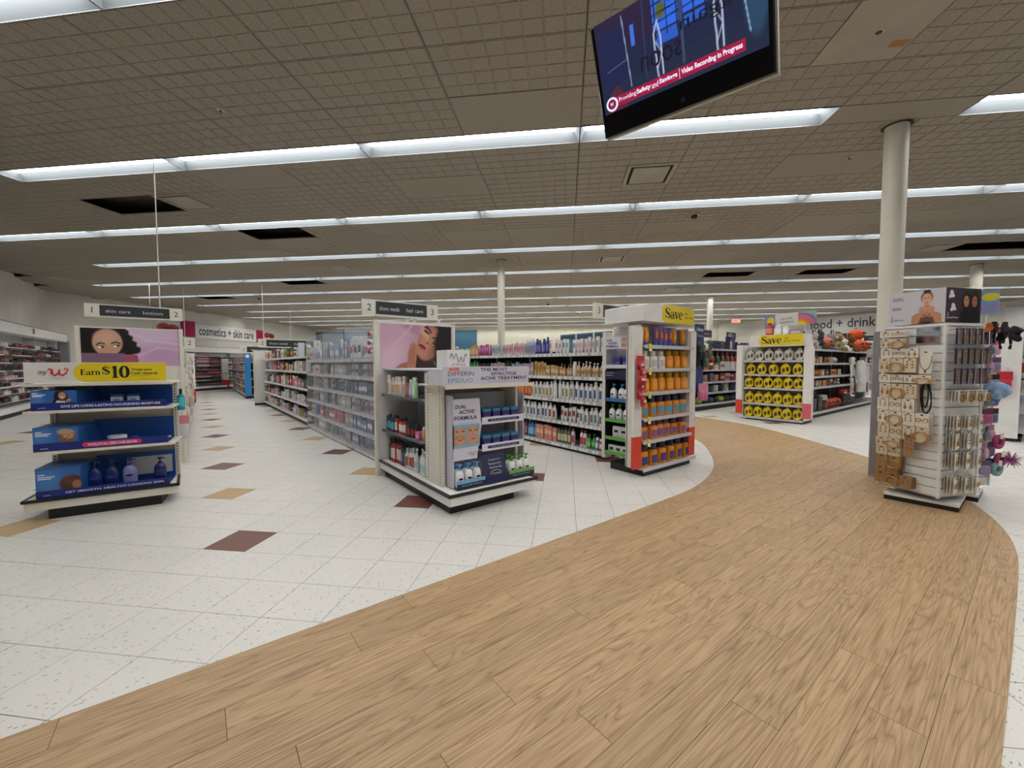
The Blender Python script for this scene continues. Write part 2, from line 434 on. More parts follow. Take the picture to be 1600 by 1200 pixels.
# --- floor
flo = struct(add('floor', MB().prism([B(-24, -7), B(22.2, -7), B(22.2, 26.7), B(-17.4, 26.7), B(-17.4, 11.6), B(-24, 5)], -0.12, -0.004), JOINT))
path = [(-3.2, 2.01), (3.2, 2.0), (3.74, 2.02), (4.29, 2.13), (4.9, 2.36), (5.75, 2.89), (6.2, 3.25), (6.6, 3.75), (6.85, 4.5), (6.95, 6.0), (6.95, 14.0),
        (9.05, 14.0), (9.05, 5.6), (8.96, 4.67), (8.82, 4.1), (8.53, 3.42), (8.05, 2.75), (7.5, 2.08), (6.8, 1.31), (6.15, 0.78), (5.45, 0.385), (4.8, 0.164), (4.23, 0.06), (3.6, 0.035), (1.0, 0.03), (-3.2, 0.03)]
def clip_rect(poly, x0, x1, y0, y1):
    for ax, lim, sg in ((0, x0, 1), (0, x1, -1), (1, y0, 1), (1, y1, -1)):
        out = []
        for i in range(len(poly)):
            a, b = poly[i - 1], poly[i]
            ia, ib = (a[ax] - lim) * sg >= 0, (b[ax] - lim) * sg >= 0
            if ia != ib:
                t = (lim - a[ax]) / (b[ax] - a[ax]); out.append((a[0] + t * (b[0] - a[0]), a[1] + t * (b[1] - a[1])))
            if ib: out.append(b)
        poly = out
        if len(poly) < 3: return []
    return poly
def area(p): return 0.5 * sum(p[i - 1][0] * p[i][1] - p[i][0] * p[i - 1][1] for i in range(len(p)))
def in_path(x, y):
    c = False
    for i in range(len(path)):
        (x1, y1), (x2, y2) = path[i - 1], path[i]
        if (y1 > y) != (y2 > y) and x < (x2 - x1) * (y - y1) / (y2 - y1) + x1: c = not c
    return c
for _ in range(2):                                       # round the cut edge
    path = [q for i in range(len(path)) for q in ((.75 * path[i - 1][0] + .25 * path[i][0], .75 * path[i - 1][1] + .25 * path[i][1]), (.25 * path[i - 1][0] + .75 * path[i][0], .25 * path[i - 1][1] + .75 * path[i][1]))]
ccw = path if area(path) > 0 else path[::-1]
add('wood_underlay', MB().prism(ccw, -0.003, 0.0006), mat('#4a3826', 0.9), flo)
planks, r = [], -4
while 0.485 + 0.1524 * r < 14:
    y0 = 0.485 + 0.1524 * r; x = -3.2 - [0.2, 0.78, 0.41, 1.03, 0.6][r % 5] - (0.13 * r) % 0.3
    while x < 9.1:
        p = clip_rect(ccw, x + 0.001, x + 1.2182, y0 + 0.0008, y0 + 0.1516)
        p = [q for i, q in enumerate(p) if math.dist(q, p[i - 1]) > 1e-4]
        if len(p) > 2 and abs(area(p)) > 0.0001:
            planks.append((sum(q[0] for q in p) / len(p), sum(q[1] for q in p) / len(p), p))
        x += 1.2192
    r += 1
planks.sort(key=lambda k: math.hypot(k[0] - 1.2, k[1] - 0.8))
def plank_mesh(p):
    n = len(p)
    return MB().add([(x, y, -0.0035) for x, y in p] + [(x, y, 0.0018) for x, y in p] ,
                    [tuple(range(n, 2 * n))] + [(i, (i + 1) % n, n + (i + 1) % n, n + i) for i in range(n)])
far = MB()
for k, (cx, cy, p) in enumerate(planks):
    if k < 290: add('wood_plank', plank_mesh(p), WOOD, flo)
    else: m_ = plank_mesh(p); far.add(m_.v, m_.f)
if far.v: stuff(add('wood_planks_beyond', far, WOOD, flo))

FT = 0.3048
OX, OY = -2.3527, 2.3323
tl = []
for i in range(-52, 82):
    for j in range(-22, 80):
        bx, by = OX + (i + 0.5) * FT, OY + (j + 0.5) * FT
        if not inside(bx, by): continue
        t, s = B(bx, by)
        if (math.hypot(t, s) > 6 and s < -1.5) or t < -6: continue
        if in_path(t, s) and all(in_path(t + a, s + b) for a, b in ((0.22, 0), (-0.22, 0), (0, 0.22), (0, -0.22))): continue
        q = on_screen((t, s, 0), 60)
        if q is None and math.hypot(t - 3, s - 3) > 9: continue
        d = math.sqrt(t * t + s * s + 1.457)
        kind = 0
        if i % 3 == 0 and j % 3 == 0 and (i // 3 + j // 3) % 2 == 0 and j - i >= 0 and not (s < 2.5 and t > 0.5):
            kind = 1 if ((j - i) // 6) % 2 == 0 else 2
        tl.append(((1.2 / d ** 3 if q else 0), kind, t, s))
tl.sort(reverse=True)
hh = FT / 2 - 0.0015
tile_me = [MB().box(-hh, hh, -hh, hh, -0.004, 0.0).mesh('vinyl_tile') for _ in range(3)]
cnt = [0, 0, 0]; rest = [MB(), MB(), MB()]
hq = hh * math.sqrt(2)
for sz, kind, t, s in tl:
    if cnt[kind] < (290, 60, 60)[kind] and sz > 0:
        add(('vinyl_tile', 'brown_tile', 'tan_tile')[kind], tile_me[kind], (VINYL, VDARK, VTAN)[kind], flo, (t, s, 0), A45); cnt[kind] += 1
    else:
        rest[kind].add([(t + hq, s, 0), (t, s + hq, 0), (t - hq, s, 0), (t, s - hq, 0)], [(0, 1, 2, 3)])
for k, n_ in enumerate(('vinyl_tiles_beyond', 'brown_tiles_beyond', 'tan_tiles_beyond')):
    if rest[k].v: stuff(add(n_, rest[k], (VINYL, VDARK, VTAN)[k], flo))

# --- walls
def wall(name, a, b, th, m, z1=CZ + 0.3, z0=-0.05):
    (x0, y0), (x1, y1) = a, b
    d = Vector((x1 - x0, y1 - y0)).normalized(); n = Vector((-d.y, d.x)) * th
    return struct(add(name, MB().prism([(x0, y0), (x1, y1), (x1 + n.x, y1 + n.y), (x0 + n.x, y0 + n.y)], z0, z1), m))
K1, K2 = B(-17.2, 11.614), B(-17.2, 26.5)
K3 = B(TW / Q - 26.5, 26.5); K4 = B(22, TW / Q - 22)
wall('wall_left_slanting', (-3.95, 4.0), K1, 0.15, WALLP)
wall('wall_left', K1, K2, 0.15, WALLP)
wall('wall_back', K2, K3, 0.15, WALLC)
wall('wall_back_slanting', K3, K4, 0.15, WALLP)
wall('wall_right', K4, B(22, -6.8), 0.15, WALLP)
wall('wall_front', B(22, -6.8), B(-12, -6.8), 0.15, WALLP)
wall('wall_front_slanting', B(-12, -6.8), (-3.95, 4.0), 0.15, WALLP)
# the blue field painted on the back wall
def bwall(bx, by, a=0.0): x, y = B(bx, by); return Fr(x, y, 0, A45 + a)
trm = struct(add('trim_1', MB().box(0, 11.4, -0.02, 0, 2.0, 3.42), BLUEW, None, (*B(-17.19, 26.495), 0), A45))

# --- ceiling
cei = struct(add('ceiling', MB().prism([B(-24, -7), B(22.2, -7), B(22.2, 26.7), B(-17.4, 26.7), B(-17.4, 11.5), B(-24, 5)], 3.86, 4.0), PLENUM))
PX, PY = 1.2192, 2.1336
def scored(w, d, nx, ny):
    m = MB().box(-w / 2, w / 2, -d / 2, d / 2, 0.006, 0.018)
    for i in range(nx):
        for j in range(ny):
            x0, x1 = -w / 2 + w * i / nx + 0.006, -w / 2 + w * (i + 1) / nx - 0.006
            y0, y1 = -d / 2 + d * j / ny + 0.006, -d / 2 + d * (j + 1) / ny - 0.006
            m.add([(x0, y0, 0.006), (x1, y0, 0.006), (x1, y1, 0.006), (x0, y1, 0.006), (x0 + .003, y0 + .003, 0), (x1 - .003, y0 + .003, 0), (x1 - .003, y1 - .003, 0), (x0 + .003, y1 - .003, 0)],
                  [(7, 6, 5, 4), (0, 1, 5, 4), (1, 2, 6, 5), (2, 3, 7, 6), (3, 0, 4, 7)])
    return m
G = 0.0035
me_sc = scored(PX - 2 * G, 0.6096 - 2 * G, 8, 4).mesh('scored_ceiling_tile')
me_pl = MB().box(-PX / 2 + G, PX / 2 - G, -0.3048 + G, 0.3048 - G, 0.0, 0.018).mesh('plain_ceiling_tile')
me_hf = scored(PX / 2 - 2 * G, 0.6096 - 2 * G, 4, 4).mesh('half_ceiling_tile')
holes = {(-6.6, 5.58), (-5.34, 7.1), (4.41, 11.98), (6.85, 11.98), (9.29, 9.85), (-7.8, 11.38), (7.8, 9.85), (-12.6, 13.5)}
vents = [(-5.6, 5.58), (1.06, 5.58), (1.06, 9.85), (-5.7, 9.85), (-14.2, 9.85), (-2.3, 13.5), (3.5, 14.1), (7.6, 9.85)]
ct = []
for i in range(-15, 20):
    for k in range(-4, 11):
        for r in range(3):
            bx, by = 0.141 + (i + 0.5) * PX, 4.668 + PY * k + 0.3048 + 0.6096 * r
            if inside(bx, by) and not any(math.hypot(bx - hx, by - hy) < 0.5 for hx, hy in holes):
                ct.append((bx, by))
vis = []
for bx, by in ct:
    t, s = B(bx, by)
    q = on_screen((t, s, CZ), 120); d = math.sqrt(t * t + s * s + 5.9)
    vis.append(((2.43 / d ** 3 if q else 0), bx, by))
vis.sort(reverse=True)
far = MB(); n_t = 0
for sz, bx, by in vis:
    t, s = B(bx, by)
    v = [q for q in vents if abs(q[0] - bx) < PX / 2 and abs(q[1] - by) < 0.3]
    if abs(bx - 1.97) < 0.1 and abs(by - 3.45) < 0.2:          # half tile beside the access panel
        add('ceiling_tile', me_hf, CEILT, cei, (*B(bx - PX / 4, by), CZ), A45)
        ap = add('access_panel', MB().box(-PX / 4 + G, PX / 4 - G, -0.3048 + G, 0.3048 - G, 0, 0.012), CEILP, cei, (*B(bx + PX / 4, by), CZ), A45)
        add('lens_hole', MB().cyl(0, 0, -0.004, 0.0, 0.022, 14), mat('#0b0b0b', 0.3), ap)
        add('rim', MB().ring(0, 0, 0, 0.026, 0.003), mat('#cfc9bb', 0.4), ap).rotation_euler = (math.pi / 2, 0, 0)
        add('sticker', MB().box(0.17, 0.29, 0.1, 0.17, -0.001, 0), mat('#9a6a2e', 0.5), ap)
        continue
    if v:
        sgn = -1 if v[0][0] > bx else 1                         # square diffuser in one half, scored half tile in the other
        if sz > 0: add('ceiling_tile', me_hf, CEILT, cei, (*B(bx + sgn * PX / 4, by), CZ), A45)
        continue
    plain = rnd.random() < (0.04 if by < 4.2 else 0.15 if by < 6.4 else 0.35)
    if n_t < 290 and sz > 0:
        add('ceiling_tile', me_pl if plain else me_sc, CEILT, cei, (t, s, CZ), A45); n_t += 1
    else:
        a, b = (PX / 2 - G) * Q, (0.3048 - G) * Q
        cs = [((t + sx * a + sy * b), (s - sx * a + sy * b)) for sx, sy in ((-1, -1), (1, -1), (1, 1), (-1, 1))]
        far.add([(x, y, CZ) for x, y in cs] + [(x, y, CZ + 0.015) for x, y in cs], [(3, 2, 1, 0), (4, 5, 6, 7), (0, 1, 5, 4), (1, 2, 6, 5), (2, 3, 7, 6), (3, 0, 4, 7)])
stuff(add('ceiling_tiles_beyond', far, CEILT, cei))

# --- fluorescent troffers: an open trough, the lit lens at its top
FL = 2.4384
def trough(L):
    m = MB(); h = L / 2 - 0.008; o, i_, zt = 0.15, 0.075, 0.085
    vs = [(-h, -o, 0), (h, -o, 0), (h, o, 0), (-h, o, 0), (-h + .06, -i_, zt), (h - .06, -i_, zt), (h - .06, i_, zt), (-h + .06, i_, zt)]
    m.add(vs, [(0, 4, 5, 1), (2, 6, 7, 3), (1, 5, 6, 2), (3, 7, 4, 0), (4, 7, 6, 5)])
    m.box(-h, h, -o, -o + .004, -0.004, 0.0); m.box(-h, h, o - .004, o, -0.004, 0.0)
    m.box(-h - .006, -h, -o, o, -0.004, 0.1); m.box(h, h + .006, -o, o, -0.004, 0.1)
    return m
TR = {8: trough(FL).mesh('reflector')}
ME_L = MB().box(-FL / 2 + .07, FL / 2 - .07, -0.07, 0.07, 0.076, 0.082).mesh('lamp_lens')
ME_T = MB().cyl(0, 0, -FL / 2 + .09, FL / 2 - .09, 0.013, 8).mesh('lamp_tube')
REFL = mat('#8a9299', 0.4)
def lampmat(name, col):
    m, nt, bs, N, L = nodemat(name)
    bs.inputs['Base Color'].default_value = (0.8, 0.8, 0.8, 1)
    bs.inputs['Emission Color'].default_value = (*col, 1); bs.inputs['Emission Strength'].default_value = LAMP
    return m
LWARM, LCOOL = lampmat('lamp_neutral', (1.0, 0.97, 0.915)), lampmat('lamp_cool', (0.84, 0.92, 1.0))
offs = {-1: -0.72, 0: 0.141, 1: 1.055, 2: 0.75, 3: 0.3, 4: 1.5}
ME_F = MB().box(-PX / 2 + G, PX / 2 - G, -0.1524 + G, 0.1524 - G, 0.0, 0.015).mesh('filler_panel')
rowname = {-3: 'third light row behind the viewer', -2: 'second light row behind the viewer', -1: 'light row above the viewer'}
for k in range(-3, 11):
    yb = 4.363 + PY * k + 0.1524
    off = offs.get(k, (0.41 * k) % FL)
    lo, hi = max(-16.7, -5.05 - yb), min(21, TW / Q - yb - 0.6)
    if k < 0: lo, hi = max(lo, -9), 10
    n0 = math.ceil((lo - off) / FL); n1 = math.floor((hi - off) / FL); c = 0; ivs = []
    for n in range(n0, n1):
        xb = off + (n + 0.5) * FL
        if k == 0 and n >= 1:                                  # the row breaks where the round column meets the ceiling
            xb += PX
        t, s = B(xb, yb)
        if k >= 0 and on_screen((t, s, CZ), 500) is None and math.hypot(t, s) > 12: continue
        c += 1; ivs.append((xb - FL / 2, xb + FL / 2))
        nm = rowname.get(k, ordn(k + 1) + ' light row from the monitor')
        o = root('ceiling_light', Fr(t, s, CZ, A45), f'recessed fluorescent trough, {ordn(c)} along the {nm}', 'ceiling light', 'fluorescent light rows')
        add('reflector', TR[8], REFL, o)
        cool = (k, n) in ((0, 0), (0, -1), (2, -6), (4, -1)) or (k > 4 and rnd.random() < 0.12)
        add('lamp_lens', ME_L, LCOOL if cool else LWARM, o)
    edges = [max(-17.2, -5.586 - yb)] + [e for iv in sorted(ivs) for e in iv] + [min(22, TW / Q - yb)]
    for a, b in zip(edges[0::2], edges[1::2]):                  # plain fillers where a row has no lamp
        while b - a > 0.02:
            e = min(b, a + PX)
            add('filler_panel', MB().box((a - e) / 2 + G, (e - a) / 2 - G, -0.1524 + G, 0.1524 - G, 0.0, 0.015), CEILT, cei, (*B((a + e) / 2, yb), CZ), A45); a = e

# --- square air diffusers
for n, (bx, by) in enumerate(vents):
    xs = 0.141 + math.floor((bx - 0.141) / (PX / 2)) * PX / 2 + PX / 4
    k = math.floor((by - 4.668) / PY); rr = math.floor((by - 4.668 - k * PY) / 0.6096)
    yc = 4.668 + k * PY + rr * 0.6096 + 0.3048
    where = ['beside the open tile bay', 'between the second and third light rows by the monitor', 'above the hair care aisle', 'above the shave aisle', 'near the slanting wall',
             'far above aisle three', 'over the wooden path far back', 'past the round column'][n]
    o = root('ceiling_vent', Fr(*B(xs, yc), CZ, A45), f'square white air diffuser {where}', 'vent', 'air diffusers')
    fr_ = MB()
    for a, b, c_, d in ((-.3, .3, -.3, -.255), (-.3, .3, .255, .3), (-.3, -.255, -.255, .255), (.255, .3, -.255, .255)): fr_.box(a, b, c_, d, -0.004, 0.012)
    add('frame', fr_, CEILP, o); boxp('plaque', o, CEILP, -.22, .22, -.22, .22, -0.006, 0.004); boxp('throat', o, mat('#0d0b09', 0.9), -.26, .26, -.26, .26, 0.02, 0.03)

# --- small fittings on the ceiling
for n, (bx, by, wh) in enumerate(((2.07, 7.11, 'past the monitor'), (-11.07, 13.68, 'over the cosmetics aisle'), (0.57, 19.6, 'far over the hair care shelf'), (-0.69, 16.6, 'far past the round post'), (3.98, 21.9, 'near the exit sign'))):
    o = root('dome_camera', Fr(*B(bx, by), CZ), f'small dark dome camera on the ceiling {wh}', 'camera', 'dome cameras')
    add('mount', MB().cyl(0, 0, -0.02, 0, 0.075, 16), mat('#c9c4b6', 0.4), o)
    add('dome', MB().loft([(-0.075, 0.012, 0.012), (-0.068, 0.035, 0.035), (-0.05, 0.05, 0.05), (-0.02, 0.056, 0.056)], 16).mesh('dome', True), mat('#0c0c0e', 0.1), o)
for n, (bx, by, wh) in enumerate(((-3.27, 3.62, 'near the first light row'), (3.3, 5.4, 'by the round column'), (-3.4, 10.7, 'over the shave aisle'), (-2.9, 9.93, 'short of the white post'))):
    o = root('sprinkler_head', Fr(*B(bx, by), CZ), f'small fire sprinkler under a ceiling tile {wh}', 'sprinkler', 'sprinklers')
    add('cup', MB().cyl(0, 0, -0.012, 0, 0.035, 14), mat('#b8b1a0', 0.4), o); add('deflector', MB().cyl(0, 0, -0.035, -0.012, 0.008, 8).cyl(0, 0, -0.038, -0.035, 0.02, 10), mat('#6b6458', 0.35, 0.6), o)

# --- columns
def column(name, bx, by, r, sleeve):
    x, y = B(bx, by)
    o = struct(add(name, MB().cyl(0, 0, 0, CZ, r, 28).mesh('shaft', True), COLUMN, None, (x, y, 0)))
    add('collar', MB().loft([(CZ - 0.008, r + 0.012, r + 0.012), (CZ - 0.002, r + 0.03, r + 0.03)], 24), mat('#2b2722', 0.8), o)
    if sleeve:
        for a in range(8):
            q0, q1 = a * math.pi / 4, (a + 1) * math.pi / 4 - 0.03
            R0, R1 = r + 0.002, r + 0.017
            p = [(R1 * math.cos(q0 + (q1 - q0) * i / 4), R1 * math.sin(q0 + (q1 - q0) * i / 4)) for i in range(5)] + [(R0 * math.cos(q1 - (q1 - q0) * i / 4), R0 * math.sin(q1 - (q1 - q0) * i / 4)) for i in range(5)]
            add('sleeve_panel', MB().prism(p, 0.0, sleeve), METALG, o)
    return o
column('column_near', 3.365, 4.79, 0.098, 1.54)
column('column_middle', -1.51, 9.6, 0.085, 0)
column('column_far', 5.15, 15.6, 0.1, 0)
column('column_side', 10.06, 11.6, 0.11, 0)

# ------------------------------------------------------------------ goods: one prototype per look, copied along the shelves
_pc = {}
def proto(fn):
    def g(*a, **k):
        key = (fn.__name__, a, tuple(sorted(k.items())))
        if key not in _pc: _pc[key] = fn(*a, **k)
        return _pc[key]
    return g

@proto
def bottle(w, d, h, body, cap, lab=None, capw=0.5, caph=0.14, neck=0.1, lz=(0.16, 0.6), p=2.4, lang=0.95):
    hb = h * (1 - caph); a, b = w / 2, d / 2; hs = hb - h * neck
    r = capw * a * 0.8
    out = [('body', MB().loft([(0, a * .9, b * .9), (h * .02, a, b), (hs * .55, a, b), (hs, a * .97, b * .95), (hs + (hb - hs) * .6, (a + r) / 2, (b + min(r, b)) / 2), (hb, r, min(r, b * .9))], 12, p=p).mesh('body', True), mat(body, 0.35))]
    rc = min(capw * a, b * .95) if capw < 0.7 else capw * a
    rcb = min(capw * a, b * .97)
    out.append(('cap', MB().loft([(hb, rc, rcb), (h * .985, rc, rcb), (h, rc * .9, rcb * .9)], 10).mesh('cap', True), mat(cap, 0.4)))
    if lab: out.append(('front_label', MB().arc_patch(w, d, h * lz[0], h * lz[1], lang, p=p).mesh('front_label', True), mat(lab, 0.45)))
    return out

@proto
def pump(w, d, h, body, cap, lab=None, lab2=None):
    hb = h * .74; a, b = w / 2, d / 2
    out = [('body', MB().loft([(0, a * .92, b * .92), (h * .02, a, b), (hb * .72, a, b), (hb * .88, a * .8, b * .8), (hb, a * .36, b * .36)], 14, p=2.6).mesh('body', True), mat(body, 0.3)),
           ('pump', MB().cyl(0, 0, hb, hb + h * .07, a * .38, 10).cyl(0, 0, hb + h * .07, h * .9, a * .13, 8).loft([(h * .9, a * .3, a * .22), (h, a * .34, a * .24)], 8).box(-a * .1, a * .75, -a * .1, a * .1, h * .92, h * .97).mesh('pump'), mat(cap, 0.35))]
    if lab: out.append(('front_label', MB().arc_patch(w, d, h * .2, h * .46, 0.95, p=2.6).mesh('front_label', True), mat(lab, 0.4)))
    if lab2: out.append(('emblem', MB().disc_y(0, h * .37, a * .5, h * .045, -d / 2 * 1.06, -d / 2 * 1.0).mesh('emblem'), mat(lab2, 0.4)))
    return out

@proto
def tube(w, d, h, body, cap, lab=None):
    a, b = w / 2, d / 2
    out = [('body', MB().loft([(h * .2, a * .8, b * .95), (h * .3, a * .9, b), (h * .7, a, b * .6), (h * .97, a * 1.02, b * .14), (h, a * 1.02, b * .12)], 12).mesh('body', True), mat(body, 0.3)),
           ('cap', MB().loft([(0, a * .76, b * .9), (h * .2, a * .76, b * .9)], 12).mesh('cap', True), mat(cap, 0.4))]
    if lab: out.append(('front_label', MB().box(-a * .6, a * .6, -b * .85, -b * .6, h * .38, h * .74).mesh('front_label'), mat(lab, 0.4)))
    return out

@proto
def carton(w, d, h, c, band=None, top=None, bz=(0.3, 0.62), bw=0.8):
    out = [('body', MB().box(-w / 2, w / 2, -d / 2, d / 2, 0, h * (0.8 if top else 1)).mesh('body'), mat(c, 0.45))]
    if top: out.append(('upper_panel', MB().box(-w / 2, w / 2, -d / 2, d / 2, h * .8, h).mesh('upper_panel'), mat(top, 0.45)))
    if band: out.append(('front_print', MB().box(-w / 2 * bw, w / 2 * bw, -d / 2 - .0012, -d / 2, h * bz[0], h * bz[1]).mesh('front_print'), mat(band, 0.45)))
    return out

@proto
def can(w, h, body, cap, lab=None):
    a = w / 2
    out = [('body', MB().loft([(0, a * .94, a * .94), (h * .02, a, a), (h * .76, a, a), (h * .8, a * .8, a * .8)], 12).mesh('body', True), mat(body, 0.3)),
           ('cap', MB().loft([(h * .8, a * .8, a * .8), (h * .97, a * .74, a * .74), (h, a * .6, a * .6)], 12).mesh('cap', True), mat(cap, 0.35))]
    if lab: out.append(('front_label', MB().arc_patch(w, w, h * .2, h * .6, 1.1).mesh('front_label', True), mat(lab, 0.4)))
    return out

@proto
def jar(w, h, body, cap, lab=None):
    a = w / 2
    out = [('body', MB().loft([(0, a * .85, a * .85), (h * .1, a, a), (h * .6, a, a), (h * .66, a * .92, a * .92)], 16).mesh('body', True), mat(body, 0.35)),
           ('lid', MB().loft([(h * .66, a, a), (h * .95, a, a), (h, a * .94, a * .94)], 16).mesh('lid', True), mat(cap, 0.35))]
    if lab: out.append(('front_label', MB().arc_patch(w, w, h * .15, h * .5, 0.8).mesh('front_label', True), mat(lab, 0.4)))
    return out

@proto
def jug(w, d, h, body, cap, lab):                      # round-shouldered jug with a loop handle at one side
    N = 22; hb = h * .86
    outer = [];
    for i in range(N):
        t = 2 * math.pi * i / N
        c_, s_ = math.cos(t), math.sin(t)
        outer.append((w / 2 * math.copysign(abs(c_) ** .8, c_), hb * .5 + hb * .5 * math.copysign(abs(s_) ** (.62 if s_ < 0 else 1.0), s_)))
    inner = [(w * .22 + w * .17 * math.cos(2 * math.pi * i / N), hb * .5 + hb * .24 * math.sin(2 * math.pi * i / N)) for i in range(N)]
    m = MB(); vs = [(x, -d / 2, z) for x, z in outer] + [(x, -d / 2, z) for x, z in inner] + [(x, d / 2, z) for x, z in outer] + [(x, d / 2, z) for x, z in inner]
    fs = []
    for i in range(N):
        j = (i + 1) % N
        fs += [(i, j, N + j, N + i), (2 * N + j, 2 * N + i, 3 * N + i, 3 * N + j), (j, i, 2 * N + i, 2 * N + j), (N + i, N + j, 3 * N + j, 3 * N + i)]
    m.add(vs, fs)
    return [('body', m.mesh('body'), mat(body, 0.35)), ('cap', MB().cyl(0, 0, hb * .97, h, w * .17, 12).mesh('cap'), mat(cap, 0.4)),
            ('front_label', MB().disc_y(-w * .2, hb * .4, w * .17, hb * .22, -d / 2 - .002, -d / 2).mesh('front_label'), mat(lab, 0.4))]

@proto
def hangpack(w, h, c, goods, d=0.02):                  # header card with a bagged product below
    return [('card', MB().box(-w / 2, w / 2, -.0015, .0015, h * .62, h).mesh('card'), mat(c, 0.5)),
            ('pouch', MB().loft([(0, w * .38, d * .3), (h * .1, w * .47, d), (h * .5, w * .47, d), (h * .64, w * .45, d * .2)], 10).mesh('pouch', True), mat(goods, 0.35))]

@proto
def ball(w, h, body, stem, face=None, n=14):           # pumpkin: lobed globe with a stem
    m = MB(); rings = []
    for j in range(8):
        q = math.pi * (j + .35) / 7.7
        rings.append((h * .45 - h * .45 * math.cos(q), math.sin(q)))
    vs = []; K = 24
    for z, r_ in rings:
        for i in range(K):
            t = 2 * math.pi * i / K; rr = w / 2 * r_ * (1 - .07 * (1 + math.cos(8 * t)) / 2)
            vs.append((rr * math.cos(t), rr * math.sin(t), z))
    fs = [(j * K + i, j * K + (i + 1) % K, (j + 1) * K + (i + 1) % K, (j + 1) * K + i) for j in range(7) for i in range(K)] + [tuple(range(K - 1, -1, -1)), tuple(7 * K + i for i in range(K))]
    m.add(vs, fs)
    out = [('body', m.mesh('body', True), mat(body, 0.6)), ('stem', MB().cyl(0, 0, h * .85, h, w * .06, 8, w * .04).mesh('stem'), mat(stem, 0.7))]
    if face:
        f = MB()
        for sx in (-1, 1): f.prism_y([(sx * w * .17 - w * .08, h * .5), (sx * w * .17 + w * .08, h * .5), (sx * w * .17, h * .64)], -w * .5, -w * .38)
        f.prism_y([(-w * .22, h * .36), (0, h * .24), (w * .22, h * .36), (0, h * .31)], -w * .5, -w * .42)
        out.append(('carved_face', f.mesh('carved_face'), mat(face, 0.6)))
    return out

@proto
def plush(w, h, body, ear, face):                      # small soft toy: body, head, ears, arms
    b = MB().loft([(0, w * .3, w * .28), (h * .1, w * .42, w * .36), (h * .35, w * .38, w * .33), (h * .5, w * .2, w * .2)], 12)
    for sx in (-1, 1):
        b.tube([(sx * w * .3, -w * .05, h * .42), (sx * w * .48, -w * .2, h * .26)], [w * .11, w * .09], 8)
        b.tube([(sx * w * .2, -w * .1, h * .07), (sx * w * .26, -w * .45, h * .07)], [w * .13, w * .12], 8)
    hd = MB().loft([(h * .46, w * .15, w * .15), (h * .55, w * .34, w * .3), (h * .72, w * .37, w * .32), (h * .86, w * .22, w * .2), (h * .9, w * .05, w * .05)], 12)
    er = [MB().loft([(h * .8, w * .1, w * .05), (h * .92, w * .12, w * .05), (h, w * .05, w * .03)], 8, sx * w * .24, 0) for sx in (-1, 1)]
    return [('body', b.mesh('body', True), mat(body, 0.9)), ('head', hd.mesh('head', True), mat(body, 0.9)), ('ear', er[0].mesh('ear', True), mat(ear, 0.9)), ('ear', er[1].mesh('ear', True), mat(ear, 0.9)),
            ('muzzle', MB().disc_y(0, h * .62, w * .14, h * .05, -w * .36, -w * .28).mesh('muzzle'), mat(face, 0.8))]

def place(pr, name, fr, x, y, z, label, cat, group=None, a=0.0, sc_=None):
    p = fr.pt(x, y, z)
    o = add(name, pr[0][1], pr[0][2], None, p, fr.a + a)
    if sc_: o.scale = sc_
    tag(o, label, cat, group)
    for n, me, m in pr[1:]: add(n, me, m, o)
    return o

def width(pr): 
    v = [q.co.x for q in pr[0][1].vertices]; return max(v) - min(v)

def fill(fr, y, z, x0, x1, seq, where, group, rev=False, gap=0.006, jit=0.0, fit=True):
    """set goods side by side from x0 to x1; seq = [(proto, count, name, category, words)]; counted from x0, or from x1 when rev"""
    flat = [(pr, nm, ct_, wd) for pr, n, nm, ct_, wd in seq for _ in range(n)]
    tot = sum(width(f[0]) + gap for f in flat)
    if fit and len(flat) > 8 and tot < (x1 - x0) * .95:            # close the gaps with more of the same
        q = (x1 - x0) / tot
        flat = [(pr, nm, ct_, wd) for pr, n, nm, ct_, wd in seq for _ in range(max(1, round(n * q)))]
        tot = sum(width(f[0]) + gap for f in flat)
    k = (x1 - x0) / tot if fit else 1.0
    x = x0; n = len(flat)
    for i, (pr, nm, ct_, wd) in enumerate(flat):
        w_ = (width(pr) + gap) * k
        if len(flat) < 9 or rnd.random() < 0.96:
            place(pr, nm, fr, x + w_ / 2, y + rnd.uniform(-jit, jit), z, f'{wd}, {ordn(n - i if rev else i + 1)} {where}', ct_, group, rnd.uniform(-.15, .15), (rnd.uniform(.9, 1.04), 1, rnd.uniform(.9, 1.08)) if len(flat) > 8 else None)
        x += w_

